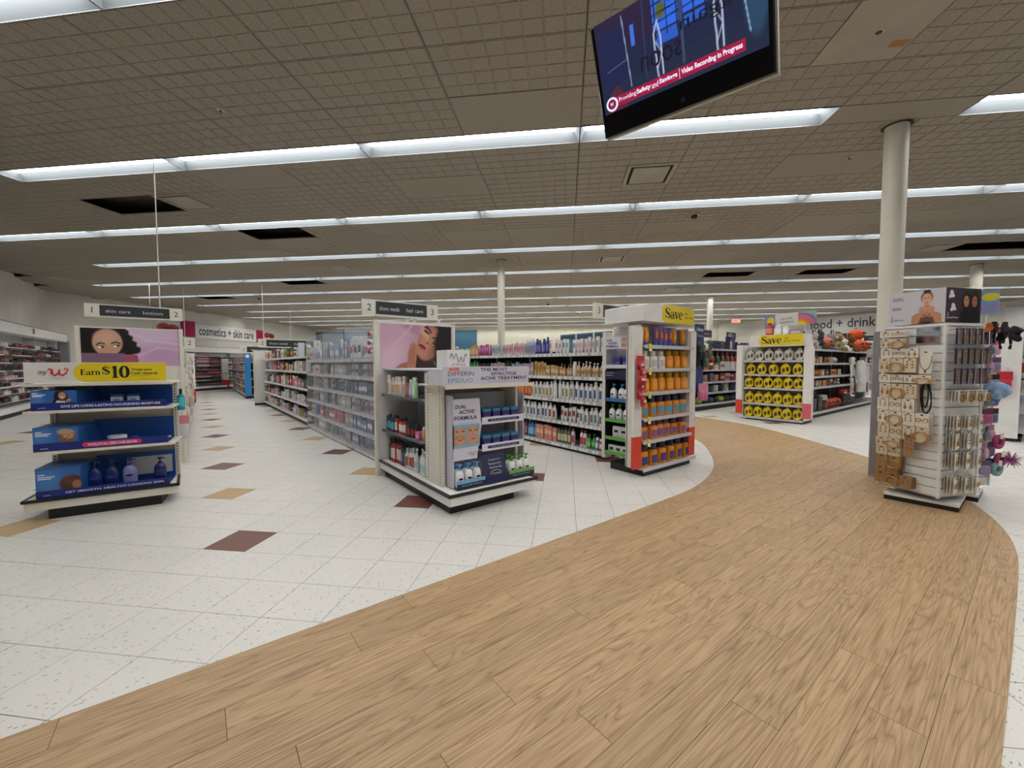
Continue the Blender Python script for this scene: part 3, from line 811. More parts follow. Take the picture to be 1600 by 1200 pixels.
# ------------------------------------------------------------------ shelving
def gondola(name, fr, L, levels, depth, H, label, back, lipm, shelf_d, tags=True, kick=0.1, bays=0.914, cap=True, shelfm=None, ends=True):
    o = root(name, fr, label, 'shelving')
    boxp('kick_plate', o, BLACK, 0, L, 0.045, depth, 0, kick - 0.02)
    boxp('back_panel', o, back, 0.01, L - 0.01, shelf_d, shelf_d + 0.03, kick, H)
    n = max(1, round(L / bays)); bw = L / n
    for i in range(n + 1):
        x = min(max(i * bw, 0.012), L - 0.012)
        boxp('upright', o, STEEL, x - 0.012, x + 0.012, shelf_d - 0.012, shelf_d + 0.002, kick, H)
    for li, z in enumerate(levels):
        y0 = 0.0 if li == len(levels) - 1 else 0.02
        for i in range(n):
            sh = boxp('shelf', o, shelfm or lipm, i * bw + 0.002, (i + 1) * bw - 0.002, y0 + 0.004, shelf_d, z - 0.022, z)
            boxp('front_lip', sh, lipm, i * bw + 0.002, (i + 1) * bw - 0.002, y0 - 0.004, y0 + 0.006, z - 0.045, z + 0.004)
            if tags:
                m = MB(); x = i * bw + 0.03
                while x < (i + 1) * bw - 0.06:
                    wd = rnd.choice((0.035, 0.045, 0.05)); m.box(x, x + wd, y0 - 0.0065, y0 - 0.004, z - 0.04, z - 0.004); x += wd + rnd.choice((0.01, 0.02, 0.05, 0.07))
                stuff(add('price_tags', m, TAGW, sh))
    if cap: boxp('top_cap', o, STEEL, 0, L, shelf_d - 0.01, shelf_d + 0.04, H, H + 0.02)
    if ends:
        for x in (0, L): boxp('end_frame', o, STEEL, x - 0.012, x + 0.012, shelf_d - 0.02, depth, kick, H)
    return o
TAGW = mat('#e4e4e2', 0.6)
SIGNW = mat('#dedcd2', 0.5); SIGND = mat('#2d3236', 0.5); SIGNT = mat('#d4d7d8', 0.5)
def aisle_sign(fr, W, H, left, right, words, label, rods=True, end_d=0.035):
    """fr origin: lower corner of the sign at its viewer's left"""
    o = root('aisle_sign', fr, label, 'sign', 'aisle signs')
    boxp('frame', o, SIGNW, 0, W, 0, end_d, 0, H)
    e = H * 0.83 if left else 0.01
    e2 = H * 0.83 if right else 0.01
    boxp('dark_board', o, SIGND, e, W - e2, -0.004, 0, H * .12, H * .92)
    if left: text(left, o, SIGND, e / 2, H * .52, ht=H * .42)
    if right: text(right, o, SIGND, W - e2 / 2, H * .52, ht=H * .42)
    n = len(words)
    for i, t_ in enumerate(words):
        if t_: text(t_, o, SIGNT, e + (W - e - e2) * (i + .5) / n, H * .5, wd=(W - e - e2) / n * (.034 * len(t_) + .38), ht=H * .26, y=-0.0055)
    if rods:
        for x in rods: add('hanging_rod', MB().cyl(x, end_d / 2, H, CZ - fr.z, 0.006, 8), SIGNW, o)
    return o

# ------------------------------------------------------------------ shared printing colours
NAVY = mat('#232a63', 0.5); INK = mat('#16161a', 0.5); YEL = mat('#e6cf22', 0.45); REDP = mat('#d8402a', 0.45); TEAL = mat('#4f93ad', 0.5)
def slots(o, x, y0, y1, z0, z1, axis='x'):
    """a column of dark slots punched in a steel post"""
    m = MB(); z = z0
    while z < z1:
        if axis == 'x': m.box(x - .0012, x, y0, y1, z, z + .012)
        else: m.box(y0, y1, x - .0012, x, z, z + .012)
        z += 0.026
    add('slot_column', m, mat('#4a4844', 0.8), o)
def capsule(x0, x1, z0, z1, left=True, right=False, n=10):
    r = (z1 - z0) / 2; p = []
    if right: p += [(x1 - r + r * math.sin(math.pi * i / n), z0 + r - r * math.cos(math.pi * i / n)) for i in range(n + 1)]
    else: p += [(x1, z0), (x1, z1)]
    if left: p += [(x0 + r - r * math.sin(math.pi * i / n), z1 - r + r * math.cos(math.pi * i / n)) for i in range(n + 1)]
    else: p += [(x0, z1), (x0, z0)]
    return p

# ------------------------------------------------------------------ display in aisle 2 / 3: acne care in front, lotions along the side
F2 = Fr(1.53, 2.79)
e2 = root('end_display', F2, 'white end display with acne cartons in front and lotions down its side', 'display')
boxp('kick_plate', e2, BLACK, .045, .69, .08, 1.5, 0, .085)
add('deck', MB().cbox(0, .89, 0, 1.57, .085, .16, .01), WHITE, e2)
b_ = MB(); b_.box(-.008, .898, -.012, .01, .156, .178); b_.box(-.012, .01, -.008, 1.57, .156, .178); b_.box(.88, .902, -.008, 1.57, .156, .178)
add('bumper_rail', b_, mat('#17171a', 0.4), e2)
boxp('deck_top', e2, WHITE, .01, .88, .01, 1.56, .158, .17)
boxp('back_panel', e2, WHITE, -.03, .93, 1.56, 1.60, 0, 1.68)
boxp('edge_strip', e2, STEEL, -.036, .0, 1.545, 1.6, 0, 1.68); boxp('edge_strip', e2, STEEL, .905, .936, 1.545, 1.6, 0, 1.68)
P = Paint(.86, .485, .0042, '#c193ab')
ar = .86 / .485
P.ell(.25, .75, .9, .35, '#cda5b9', .5, .9); P.ell(.1, .15, .55, .28, '#d8b7c6', .6, .9); P.ell(.75, .95, .5, .12, '#b98aa2', -.5, .8)
P.line([(0, .2), (.4, .6), (.75, .98)], .03, '#d9bccb', .5)
P.poly([(1.1, 1.0), (ar, 1.0), (ar, 0.0), (1.35, 0), (1.3, .3), (1.05, .8)], '#1a1312'); P.ell(1.45, .6, .34, .5, '#201615', -.3, .25)
P.poly([(.33, 0), (.45, .09), (.65, .15), (.82, .14), (.9, .0)], '#a06a52')
P.poly([(.78, 0), (.8, .32), (1.2, .3), (1.36, 0)], '#33221f')
P.ell(1.17, .58, .285, .43, '#a9725a', -.42, .1); P.ell(1.13, .6, .22, .33, '#c58d72', -.42, .6); P.ell(1.08, .84, .13, .1, '#d8a688', -.6, .8)
P.ell(1.0, .4, .16, .13, '#bd8469', -.4, .5); P.ell(1.3, .45, .12, .25, '#8a5744', -.42, .8, .6)
P.line([(1.08, .96), (1.17, .93), (1.23, .84)], .02, '#221412'); P.line([(1.28, .72), (1.4, .69), (1.49, .62)], .02, '#221412')
P.ell(1.13, .86, .07, .03, '#7d4d3c', -.7, .5); P.ell(1.36, .62, .08, .035, '#7d4d3c', -.35, .5)
P.line([(1.06, .88), (1.12, .83), (1.19, .8)], .016, '#140c0b'); P.line([(1.27, .6), (1.34, .56), (1.43, .57)], .016, '#140c0b')
P.line([(1.22, .79), (1.17, .66), (1.12, .6)], .014, '#8d5945', .7); P.ell(1.13, .59, .05, .03, '#9a634d', -.4, .6); P.ell(1.15, .7, .02, .09, '#dcab90', -.4, .9)
P.ell(1.0, .5, .1, .042, '#7c2428', -.55, .2); P.ell(.99, .47, .075, .026, '#a8434a', -.55, .4); P.line([(.92, .555), (1.0, .5), (1.07, .44)], .006, '#4d1214')
P.poly([(.62, .0), (.63, .3), (.7, .54), (.79, .6), (.87, .5), (.86, .3), (.82, 0)], '#b67d63')
for k in range(4): P.line([(.66 + .04 * k, .08), (.7 + .035 * k, .44 + .02 * k)], .008, '#8d5a46', .7)
P.ell(1.55, .7, .2, .55, '#140f0e', -.25, .4)
P.obj('poster', e2, .03, 1.165, 1.556)
boxp('side_upright', e2, STEEL, .065, .095, .25, .56, .17, 1.135)
slots(e2, .065, .275, .285, .2, 1.1); slots(e2, .065, .5, .51, .2, 1.1)
boxp('side_upright', e2, STEEL, .845, .875, .25, .56, .17, 1.135)
boxp('back_wall', e2, WHITE, .095, .845, .53, .56, .17, 1.14)
ts = boxp('top_shelf', e2, STEEL, .0, .91, .06, .56, 1.022, 1.036)
boxp('front_lip', ts, STEEL, .0, .91, .05, .06, 1.008, 1.04)
boxp('divider', e2, WHITE, .45, .47, .56, 1.56, .17, 1.14)
boxp('top_board', e2, LILAC, .05, .87, .1, 1.56, 1.148, 1.163)
for z in (.885, .505):
    sh = boxp('side_shelf', e2, mat('#9fa2a8', 0.3), .04, .45, .57, 1.555, z - .012, z)
    boxp('front_lip', sh, mat('#55565a', 0.4), .032, .04, .57, 1.555, z - .016, z + .004)
for x in (.33, .42, .72): boxp('sign_stem', e2, SIGNW, x, x + .035, 1.57, 1.585, 1.68, 1.73)
# header card
hd = root('header_card', Fr(1.51, 2.85, 1.04), 'lilac header card reading THE MOST EFFECTIVE ACNE TREATMENT above the acne cartons', 'sign')
boxp('front_panel', hd, LILAC, 0, .87, 0, .006, 0, .147); boxp('side_return', hd, LILAC, -.0, .006, .006, .26, 0, .12)
text('DIFFERIN', hd, mat('#4b4f68', .5), .165, .09, .24, .034); text('EPIDUO', hd, TEAL, .16, .036, .23, .036)
add('tag', MB().prism_y([(.055, .115), (.15, .118), (.135, .139), (.06, .136)], -.002, 0), mat('#e0522a', .5), hd); text('NEW', hd, SIGNT, .1, .127, .06, .012, -.003)
for t_, x, z, w_ in (('THE MOST', .35, .122, .28), ('EFFECTIVE', .46, .085, .27), ('ACNE TREATMENT', .35, .048, .5)): text(t_, hd, NAVY, x, z, w_, .028, bold=.02, align='l')
text('Approved By The FDA for over-the-counter use', hd, NAVY, .43, .018, .4, .009, align='l')
bx = root('white_carton', Fr(1.74, 3.2, 1.163), 'white carton with a squiggly line drawing on top of the acne display', 'box')
boxp('body', bx, WHITE, 0, .23, 0, .2, 0, .17)
add('line_drawing', MB().tube([(.03 + .0085 * i, -.002, .1 + .03 * math.sin(i * 1.1) + .02 * math.sin(i * .37)) for i in range(21)], .004, 5), mat('#8c8c90', .6), bx)
text('LIP SMACKER', bx, mat('#b33a3a', .5), .115, .04, .14, .022, -.002)
# the lilac cardboard acne display
FA = Fr(1.64, 2.93, .178)
ac = root('acne_display', FA, 'lilac cardboard acne care display with a face card and two carton trays', 'display')
boxp('back_wall', ac, LILAC, 0, .8, .28, .29, 0, .767); boxp('side_wall', ac, LILAC, 0, .008, 0, .28, 0, .767); boxp('side_wall', ac, LILAC, .792, .8, 0.06, .28, 0, .767)
cd = add('face_card', MB().prism_y([(.0, .225), (.235, .225), (.28, .5), (.262, .74), (.0, .74)], .002, .008), mat('#d3d2df', .5), ac)
for t_, x, z, w_ in (('DUAL', .025, .675, .105), ('ACTIVE', .06, .63, .15), ('FORMULA', .015, .58, .22)): text(t_, cd, NAVY, x, z, w_, .033, .0005, bold=.03, align='l')
text('CLINICALLY PROVEN', cd, TEAL, .11, .535, .17, .01, .0005)
boxp('blue_band', cd, mat('#7db4d0', .5), .0, .262, .0, .002, .33, .525)
for k, x in enumerate((.008, .138)):
    P = Paint(.115, .15, .004, '#b98a72')
    P.ell(.38, .5, .36, .6, '#c79a82', 0, .5); P.line([(.38, .75), (.37, .5), (.42, .46)], .018, '#96674f', .8); P.ell(.38, .3, .15, .045, '#9b5b50')
    P.ell(.2, .78, .1, .04, '#5f4136', 0, .6); P.ell(.58, .78, .1, .04, '#5f4136', 0, .6); P.ell(.15, .45, .14, .1, '#b4705e', 0, 1, .8 if k == 0 else .3); P.ell(.6, .42, .12, .1, '#b4705e', 0, 1, .8 if k == 0 else .3)
    P.obj('face_print', cd, x, .352, -.0005)
text('SCAN HERE TO LEARN', cd, NAVY, .185, .28, .09, .012, .0005); text('IT WORKS', cd, NAVY, .185, .262, .06, .012, .0005)
for k, z in enumerate((.52, .285)):
    tr = boxp('carton_tray', ac, mat('#cfcedd', .6), .285, .735, 0.0, .2, z - .012, z)
    boxp('front_lip', tr, mat('#dddce8', .6), .283, .737, -.006, 0.0, z - .012, z + .05)
    add('pill_print', MB().prism_y(capsule(.34, .69, z + .008, z + .032, True, True), -.008, -.006), NAVY, tr)
    text('DUAL-ACTIVE ACNE CARE', tr, SIGNT, .515, z + .02, .28, .009, -.009)
    for row in range(2):
        for i in range(4):
            p_ = carton(.088, .07, .118, '#322a6e', '#6d6aa8', '#3f7f9e', (.12, .5), .7)
            place(p_, 'acne_carton', FA, .345 + .102 * i + .012 * row, .05 + .09 * row, z, f'navy and teal acne carton, {ordn(i + 1)} from the face card, {("front", "back")[row]} row of the {("upper", "lower")[k]} tray', 'carton', 'acne cartons', .12)
FN = Fr(1.645, 2.875, .178)
nt_ = root('bottle_tray', FN, 'navy cardboard tray holding face wash bottles at the foot of the acne display', 'tray')
boxp('floor', nt_, NAVY, 0, .82, 0, .13, 0, .01); boxp('front_panel', nt_, mat('#1f2550', .5), 0, .82, -.006, 0, 0, .07)
add('centre_card', MB().prism_x([(-.008, 0), (-.004, 0), (.075, .235), (.071, .235)], .28, .52), mat('#1f2550', .5), nt_)
boxp('blue_strip', nt_, mat('#79b6dc', .5), .0, .27, -.008, -.006, .045, .075); boxp('green_strip', nt_, mat('#6bae4b', .5), .53, .82, -.008, -.006, .045, .075)
for i, t_ in enumerate(('Complete Your', 'Routine For', 'Acne-Prone Skin')): 
    l_ = text(t_, nt_, SIGNT, 0, 0, .13, .018, 0); l_.location = (.4, .045 - .012 * i, .19 - .03 * i); l_.rotation_euler = (-.32, 0, 0)
l_ = add('oval_mark', MB().ring(0, 0, 0, .03, .002, 20, 5, 1.9), SIGNT, nt_); l_.location = (.4, .012, .075); l_.rotation_euler = (-.32, 0, 0)
l_ = text('Cetaphil', nt_, SIGNT, 0, 0, .085, .024, 0); l_.location = (.4, .01, .075); l_.rotation_euler = (-.32, 0, 0)
text('Gentle Skin Cleanser', nt_, SIGNT, .14, .03, .2, .012, -.008); text('Derma Control Routine', nt_, SIGNT, .67, .03, .2, .012, -.008)
for k, (x0, cc) in enumerate(((.045, '#5d9bd6'), (.585, '#4d9a3c'))):
    for r_ in range(2):
        for i in range(3):
            place(pump(.075, .05, .19, '#e9ebec', cc, None, '#12161f'), 'face_wash_bottle', FN, x0 + .085 * i, .04 + .055 * r_, .01,
                  f'white face wash bottle with {("blue", "green")[k]} pump, {ordn(i + 1)} in the {("front", "back")[r_]} row', 'bottle', 'face wash bottles')
# goods on the side shelves; viewed from the aisle, counted from the poster panel
F2s = Fr(1.56, 4.33, 0, -math.pi / 2)
wl = bottle(.085, .05, .2, '#e4dfd8', '#d9d5cf', '#c9a58d', .6, .2)
fill(F2s, .06, .886, .06, .88, [(wl, 5, 'lotion_bottle', 'bottle', 'white lotion bottle with copper label'), (bottle(.085, .05, .19, '#8f6a5c', '#6f5048', '#a5816f', .6, .2), 1, 'lotion_bottle', 'bottle', 'brown lotion bottle'),
     (bottle(.085, .05, .19, '#bdb3cf', '#e3dfe8', '#cfc8de', .6, .2), 1, 'lotion_bottle', 'bottle', 'lilac lotion bottle'), (bottle(.09, .05, .19, '#aedbb0', '#e5efe3', '#c5e6c6', .6, .2), 2, 'lotion_bottle', 'bottle', 'pale green lotion bottle')],
     'from the poster, upper side shelf', 'lotions on the side shelves', jit=.01)
fill(F2s, .05, .506, .02, .93, [(bottle(.062, .04, .165, '#16212e', '#123f52', '#3f9bb0', .6, .2), 4, 'wash_bottle', 'bottle', 'black and teal body wash bottle'),
     (bottle(.066, .04, .17, '#b5262b', '#1b1b20', '#e3ded6', .6, .2), 4, 'wash_bottle', 'bottle', 'red body wash bottle with white label'), (bottle(.066, .04, .15, '#1a1718', '#2a2526', '#83242b', .6, .2), 4, 'wash_bottle', 'bottle', 'black body wash bottle'),
     (carton(.08, .05, .08, '#c06a98', '#e0a8c6'), 1, 'soap_box', 'box', 'small pink soap box'), (bottle(.05, .04, .12, '#c9a07a', '#e9e2d6', None, .6, .2), 1, 'wash_bottle', 'bottle', 'tan balm bottle')],
     'from the poster, middle side shelf', 'body wash on the side shelves', jit=.012)
fill(F2s, .08, .172, .02, .97, [(bottle(.07, .045, .23, '#202838', '#101318', '#48608a', .5, .2), 1, 'wash_bottle', 'bottle', 'tall navy wash bottle'), (bottle(.07, .045, .25, '#a3262c', '#1a1416', '#d8c8bf', .5, .2), 4, 'wash_bottle', 'bottle', 'tall red wash bottle'),
     (bottle(.07, .045, .22, '#2a2f3b', '#15181d', '#59708f', .5, .2), 2, 'wash_bottle', 'bottle', 'dark grey wash bottle'), (bottle(.07, .05, .21, '#dfe2e0', '#b8c8cf', '#b44b3f', .5, .2), 3, 'wash_bottle', 'bottle', 'white wash bottle with red label'),
     (pump(.07, .05, .23, '#d8e0e2', '#e8ecec', '#9fc3d3'), 4, 'pump_bottle', 'bottle', 'pale pump bottle'), (bottle(.06, .05, .1, '#b98d63', '#e4e0d6', None, .6, .2), 1, 'wash_bottle', 'bottle', 'short amber bottle')],
     'from the poster, lowest side shelf', 'body wash on the display deck', jit=.012)
aisle_sign(Fr(1.376, 4.34, 1.722), .865, .168, '2', '3', ['shave needs', 'hair care'], 'aisle sign reading shave needs and hair care above the pink poster', rods=False)

# ------------------------------------------------------------------ display at the end of aisle 1 / 2: blue skin care trays
F1 = Fr(-1.085, 4.68, 0, math.radians(-6))
e1 = root('end_display', F1, 'cream end display with blue skin care trays under a yellow rewards sign', 'display')
boxp('kick_plate', e1, BLACK, .12, .80, .03, .52, 0, .085)
add('deck', MB().prism([(0, 0), (.92, 0), (.855, .55), (0, .55)], .085, .155), STEEL, e1)
b_ = MB(); b_.box(-.008, .928, -.012, .01, .15, .172); b_.box(-.012, .01, -.008, .55, .15, .172); b_.prism([(.91, -.008), (.932, -.008), (.866, .55), (.846, .55)], .15, .172)
add('bumper_rail', b_, mat('#141416', 0.4), e1)
add('deck_top', MB().prism([(.01, .01), (.91, .01), (.85, .54), (.01, .54)], .152, .168), STEEL, e1)
for x in (.055, .855):
    boxp('upright', e1, STEEL, x, x + .035, .36, .4, .168, 1.06); slots(e1, .36, x + .012, x + .02, .2, 1.04, 'y')
boxp('back_wall', e1, STEEL, .06, .88, .4, .43, .168, 1.06)
for z, y0 in ((1.058, .0), (.848, .0), (.53, .0)):
    sh = boxp('shelf', e1, STEEL, .02, .91, y0 + .02, .4, z - .012, z); boxp('front_lip', sh, STEEL, .02, .91, y0 + .012, y0 + .02, z - .018, z + .004)
boxp('side_panel', e1, STEEL, .835, .85, .4, .55, .168, 1.06)
hs = root('rewards_sign', F1.sub(.04, .005, 1.066), 'white and yellow sign reading Earn $10 above the blue trays', 'sign')
boxp('board', hs, mat('#dfdfdc', .5), 0, .83, 0, .006, 0, .16)
add('yellow_field', MB().prism_y(capsule(.265, .83, .004, .156, True, False), -.0015, 0), YEL, hs)
serif('Earn', hs, INK, .305, .06, .118, .045); serif('$', hs, INK, .432, .064, .046, .062); serif('10', hs, INK, .485, .034, .115, .098)
text('Walgreens', hs, INK, .605, .1, .135, .023, -.003, .015, align='l'); text('Cash rewards', hs, INK, .605, .072, .17, .023, -.003, .015, align='l')
text('when you spend $30', hs, INK, .605, .05, .12, .008, -.003, align='l'); text('exclusions apply', hs, INK, .66, .024, .13, .006, -.003, align='l')
text('my', hs, INK, .1, .075, .05, .035, -.003, 0, .3)
add('script_letter', MB().tube([(.128, -.002, .098), (.137, -.002, .112), (.15, -.002, .105), (.15, -.002, .075), (.165, -.002, .058), (.185, -.002, .075), (.19, -.002, .105), (.19, -.002, .07), (.205, -.002, .058), (.228, -.002, .075), (.238, -.002, .105), (.226, -.002, .116), (.215, -.002, .1)],
     [.003, .006, .008, .009, .007, .006, .006, .009, .007, .006, .006, .005, .003], 6), mat('#c8202f', .5), hs)
text('Walgreens', hs, mat('#8a8a8a', .5), .185, .035, .1, .01, -.003)
def blue_tray(z, H, lip, words, label, pill=None):
    o = root('blue_tray', F1.sub(.06, .03, z), label, 'tray', 'blue skin care trays')
    boxp('floor', o, mat('#22408a', .4), 0, .8, 0, .3, 0, .006)
    boxp('back_board', o, mat('#174a93', .35), .27, .8, .3, .306, 0, H)
    boxp('front_panel', o, mat('#1c2a78', .4), 0, .8, -.006, 0, 0, lip)
    add('picture_wedge', MB().prism([(0, .0), (.25, .0), (.3, .3), (.0, .3)], lip * .2, H * .93), mat('#2a5a9e', .4), o)
    if pill: add('pink_pill', MB().prism_y(capsule(.27, .63, .012, lip - .012, True, True), -.008, -.006), mat('#d63a6d', .4), o)
    text(words, o, mat('#dfe4ef', .5), .46 if not pill else .45, lip * .5, .6 if not pill else .3, lip * .34, -.0095, .02)
    text('NIVEA', o, mat('#dfe4ef', .5), .06, lip * .35, .04, .009, -.0075)
    return o
t1 = blue_tray(.852, .165, .058, 'GIVE LIPS LONG-LASTING NOURISHING MOISTURE', 'blue lip care tray on the upper shelf under the rewards sign')
P = Paint(.25, .105, .0035, '#2f64ab'); P.ell(.3, .4, .35, .5, '#4c7fc0', 0, 1.0)
P.ell(1.55, .5, .36, .55, '#1b1518', .1, .2); P.ell(1.3, .15, .18, .4, '#1b1518', -.4, .3); P.ell(1.62, .6, .2, .27, '#c98f74', 0, .2); P.ell(1.62, .5, .1, .04, '#efe6df'); P.line([(1.53, .68), (1.58, .69)], .015, '#3a2420'); P.line([(1.66, .69), (1.71, .68)], .015, '#3a2420')
P.poly([(1.2, 0), (1.35, .25), (1.75, .2), (1.9, 0)], '#d8d4c6'); P.ell(1.95, .25, .15, .1, '#c98f74', .4, .3)
P.rect(.1, .78, .35, .84, '#dfe6f2'); P.rect(.1, .66, .75, .72, '#dfe6f2'); P.rect(.1, .55, .6, .61, '#dfe6f2')
P.obj('print', t1, 0, .05, -.001)
t2 = blue_tray(.534, .2, .062, "WORLD'S No.1 SKIN CARE BRAND", 'blue tray with a pink slogan and a white jar on the middle shelf', True)
P = Paint(.25, .12, .0035, '#2f64ab'); P.ell(.4, .5, .5, .5, '#4a7cbd', 0, 1)
P.ell(1.55, .4, .42, .42, '#7d5a45', .2, .25); P.ell(1.5, .7, .4, .2, '#b89a80', -.1, .4); P.ell(1.6, .45, .24, .2, '#c49a7f', 0, .4); P.line([(1.4, .2), (1.7, .5)], .03, '#5b3d30', .7); P.line([(1.25, .5), (1.8, .62)], .02, '#5b3d30', .6)
P.rect(.1, .72, .4, .78, '#dfe6f2'); P.rect(.1, .6, .8, .66, '#dfe6f2'); P.rect(.1, .5, .7, .55, '#dfe6f2')
P.obj('print', t2, 0, .06, -.001)
t3 = blue_tray(.17, .25, .055, 'GET SMOOTH, HEALTHY-LOOKING SKIN', 'blue tray of pump bottles on the bottom deck of the cream display')
P = Paint(.25, .175, .0035, '#2f64ab'); P.ell(.35, .5, .45, .5, '#4a7cbd', 0, 1)
P.ell(1.15, .25, .42, .4, '#4a2a20', 0, .3); P.ell(1.05, .42, .2, .2, '#5d382b', 0, .5); P.ell(1.3, .2, .16, .2, '#9d6a52', 0, .4)
P.rect(.07, .72, .3, .76, '#dfe6f2'); P.rect(.07, .63, .6, .67, '#dfe6f2'); P.rect(.07, .55, .5, .59, '#dfe6f2')
P.obj('print', t3, 0, .05, -.001)
boxp('pocket_card', t3, mat('#b9bcc4', .5), .47, .78, .28, .286, .05, .21)
FT1 = F1.sub(.06, .03)
for k in range(2):
    place(carton(.075, .03, .1, '#d7dde6', '#6f9fd0', '#2450a0', (.15, .6), .5), 'lip_balm_pack', FT1, .46 + .105 * k, .12, .858, f'white and blue lip balm pack, {ordn(k + 1)} from the picture print', 'pack', 'lip balm packs')
    place(jar(.022, .022, '#dfe2e6', '#c9ced6'), 'lip_pot', FT1, .32 + .025 * k, .06, .91 - .052, f'tiny white lip pot, {ordn(k + 1)} beside the picture print', 'pot', 'lip pots')
place(carton(.13, .05, .03, '#c9ced4', '#e4e6e8'), 'flat_card_box', FT1, .7, .1, .858, 'flat pale card box at the end of the lip care tray', 'box')
place(jar(.125, .07, '#e3e5e6', '#eceded', '#cfd5dc'), 'cream_jar', FT1, .45, .12, .54, 'wide white cream jar on the middle blue tray', 'jar')
place(jar(.062, .045, '#1c2f7d', '#22389a', '#dfe4ef'), 'cream_tin', FT1, .57, .06, .555, 'small blue cream tin beside the wide white jar', 'tin')
for k in range(3): place(carton(.09, .05, .012, '#9fa8b4', '#59637a', None, (.2, .8)), 'label_slot', FT1, .63 + .06 * k, .12 + .02 * k, .555, f'flat grey price card, {ordn(k + 1)} past the blue cream tin', 'card', 'flat price cards')
for k, (x, c, cp) in enumerate(((.3, '#1b2b6d', '#10163a'), (.405, '#1b2b6d', '#10163a'), (.52, '#8d8cc4', '#2a2c66'))):
    place(pump(.095, .055, .225, c, cp, None, '#16204f' if k == 2 else '#2b3f95'), 'pump_bottle', FT1, x, .12, .178, ('large navy pump bottle beside the curly hair print', 'large navy pump bottle next to the lavender one', 'lavender pump bottle on the bottom blue tray')[k], 'bottle')
place(pump(.085, .05, .2, '#1b2560', '#10142c', '#2c3872'), 'pump_bottle', FT1, .72, .12, .19, 'lone navy pump bottle at the far end of the bottom blue tray', 'bottle')
# end panel with the pink poster
FP1 = Fr(-1.04, 6.4)
ep = root('poster_stand', FP1, 'cream end panel with a pink poster behind the blue tray display', 'panel')
boxp('board', ep, STEEL, 0, .9, 0, .04, 0, 1.63); boxp('edge_strip', ep, STEEL, -.006, .03, -.015, .04, 0, 1.635); boxp('edge_strip', ep, STEEL, .87, .906, -.015, .04, 0, 1.635)
P = Paint(.83, .42, .0045, '#cdb0cf'); ar = .83 / .42
P.ell(1.3, .9, .7, .3, '#d7bcd8', -.4, .8); P.ell(1.6, .2, .5, .4, '#c29bc0', .3, .8); P.line([(.8, 1.0), (1.3, .7), (1.95, .62)], .03, '#e0cbe0', .6); P.line([(1.0, .2), (1.5, .5), (1.95, .45)], .03, '#dcc4dc', .5)
P.poly([(0, 1), (.75, 1), (.95, .75), (1.1, .35), (.95, .3), (0, .3)], '#14100f')
for k in range(12): P.ell(.78 + .3 * (k / 12) + .03 * math.sin(k * 2), .95 - .05 * k, .1, .07, '#1a1413', .3, .3)
P.ell(.5, .62, .29, .36, '#c99c84', 0, .1); P.ell(.48, .75, .2, .18, '#d8ae97', 0, .9)
P.line([(.29, .56), (.36, .61), (.44, .58)], .016, '#1c1211'); P.line([(.58, .6), (.66, .64), (.74, .59)], .016, '#1c1211')
P.ell(.37, .5, .075, .03, '#efe8e4'); P.ell(.66, .53, .075, .03, '#efe8e4'); P.ell(.4, .5, .028, .03, '#2a1a16'); P.ell(.7, .535, .028, .03, '#2a1a16')
P.line([(.3, .52), (.37, .535), (.45, .5)], .008, '#1c1211'); P.line([(.58, .53), (.66, .565), (.74, .54)], .008, '#1c1211')
P.poly([(0, .34), (.82, .34), (.8, 0), (0, 0)], '#81617e'); P.poly([(.82, .31), (1.08, .3), (1.12, 0), (.8, 0)], '#a8536a')
P.rect(.24, .06, .62, .1, '#6d3a5e'); P.rect(.86, .04, 1.05, .09, '#c2446a')
P.obj('poster', ep, .035, 1.195, -.002)
aisle_sign(Fr(-.965, 6.39, 1.735), .835, .145, '1', '2', ['skin care', 'lotion'], 'aisle sign reading skin care and lotion above the woman with black curls', rods=(.63,))

# ------------------------------------------------------------------ gondola of aisle 2, its face with locked cases near and boxed goods further on
FG2 = Fr(1.517, 14.9, 0, math.radians(-90 + 1.16))
L2 = 9.95
GB = noisy('grey_back', '#8b8d93', '#96989e', 5, 0.6)
CASE0 = 6.3
g2 = gondola('shelf_run', FG2.sub(0.75, 0), CASE0 - .75, (1.37, 1.07, .73, .42, .13), .9, 1.5, 'long grey shelf run of boxed goods down the lotion aisle', mat('#3a3a3e', .7), GREYSH, .4, True)
g2b = gondola('shelf_run', FG2.sub(CASE0, 0), L2 - CASE0, (1.28, 1.04, .79, .55, .29, .06), .9, 1.33, 'grey shelf run fitted with clear locked cases next to the pink poster', GB, GREYSH, .4, True, .05)
lv = {0: 'top', 1: 'second', 2: 'third', 3: 'fourth', 4: 'bottom'}
cols = ['#b98a9c', '#d8cfc6', '#7b4a3f', '#c9b7d3', '#a4c3c9', '#e2e0dc', '#9aa65a', '#d07b86', '#5c5f8a', '#d9a25f', '#8fa8c7', '#4f5a4c', '#e8c7c0', '#3d3a44', '#b2c9b4']
rnd2 = random.Random(21)
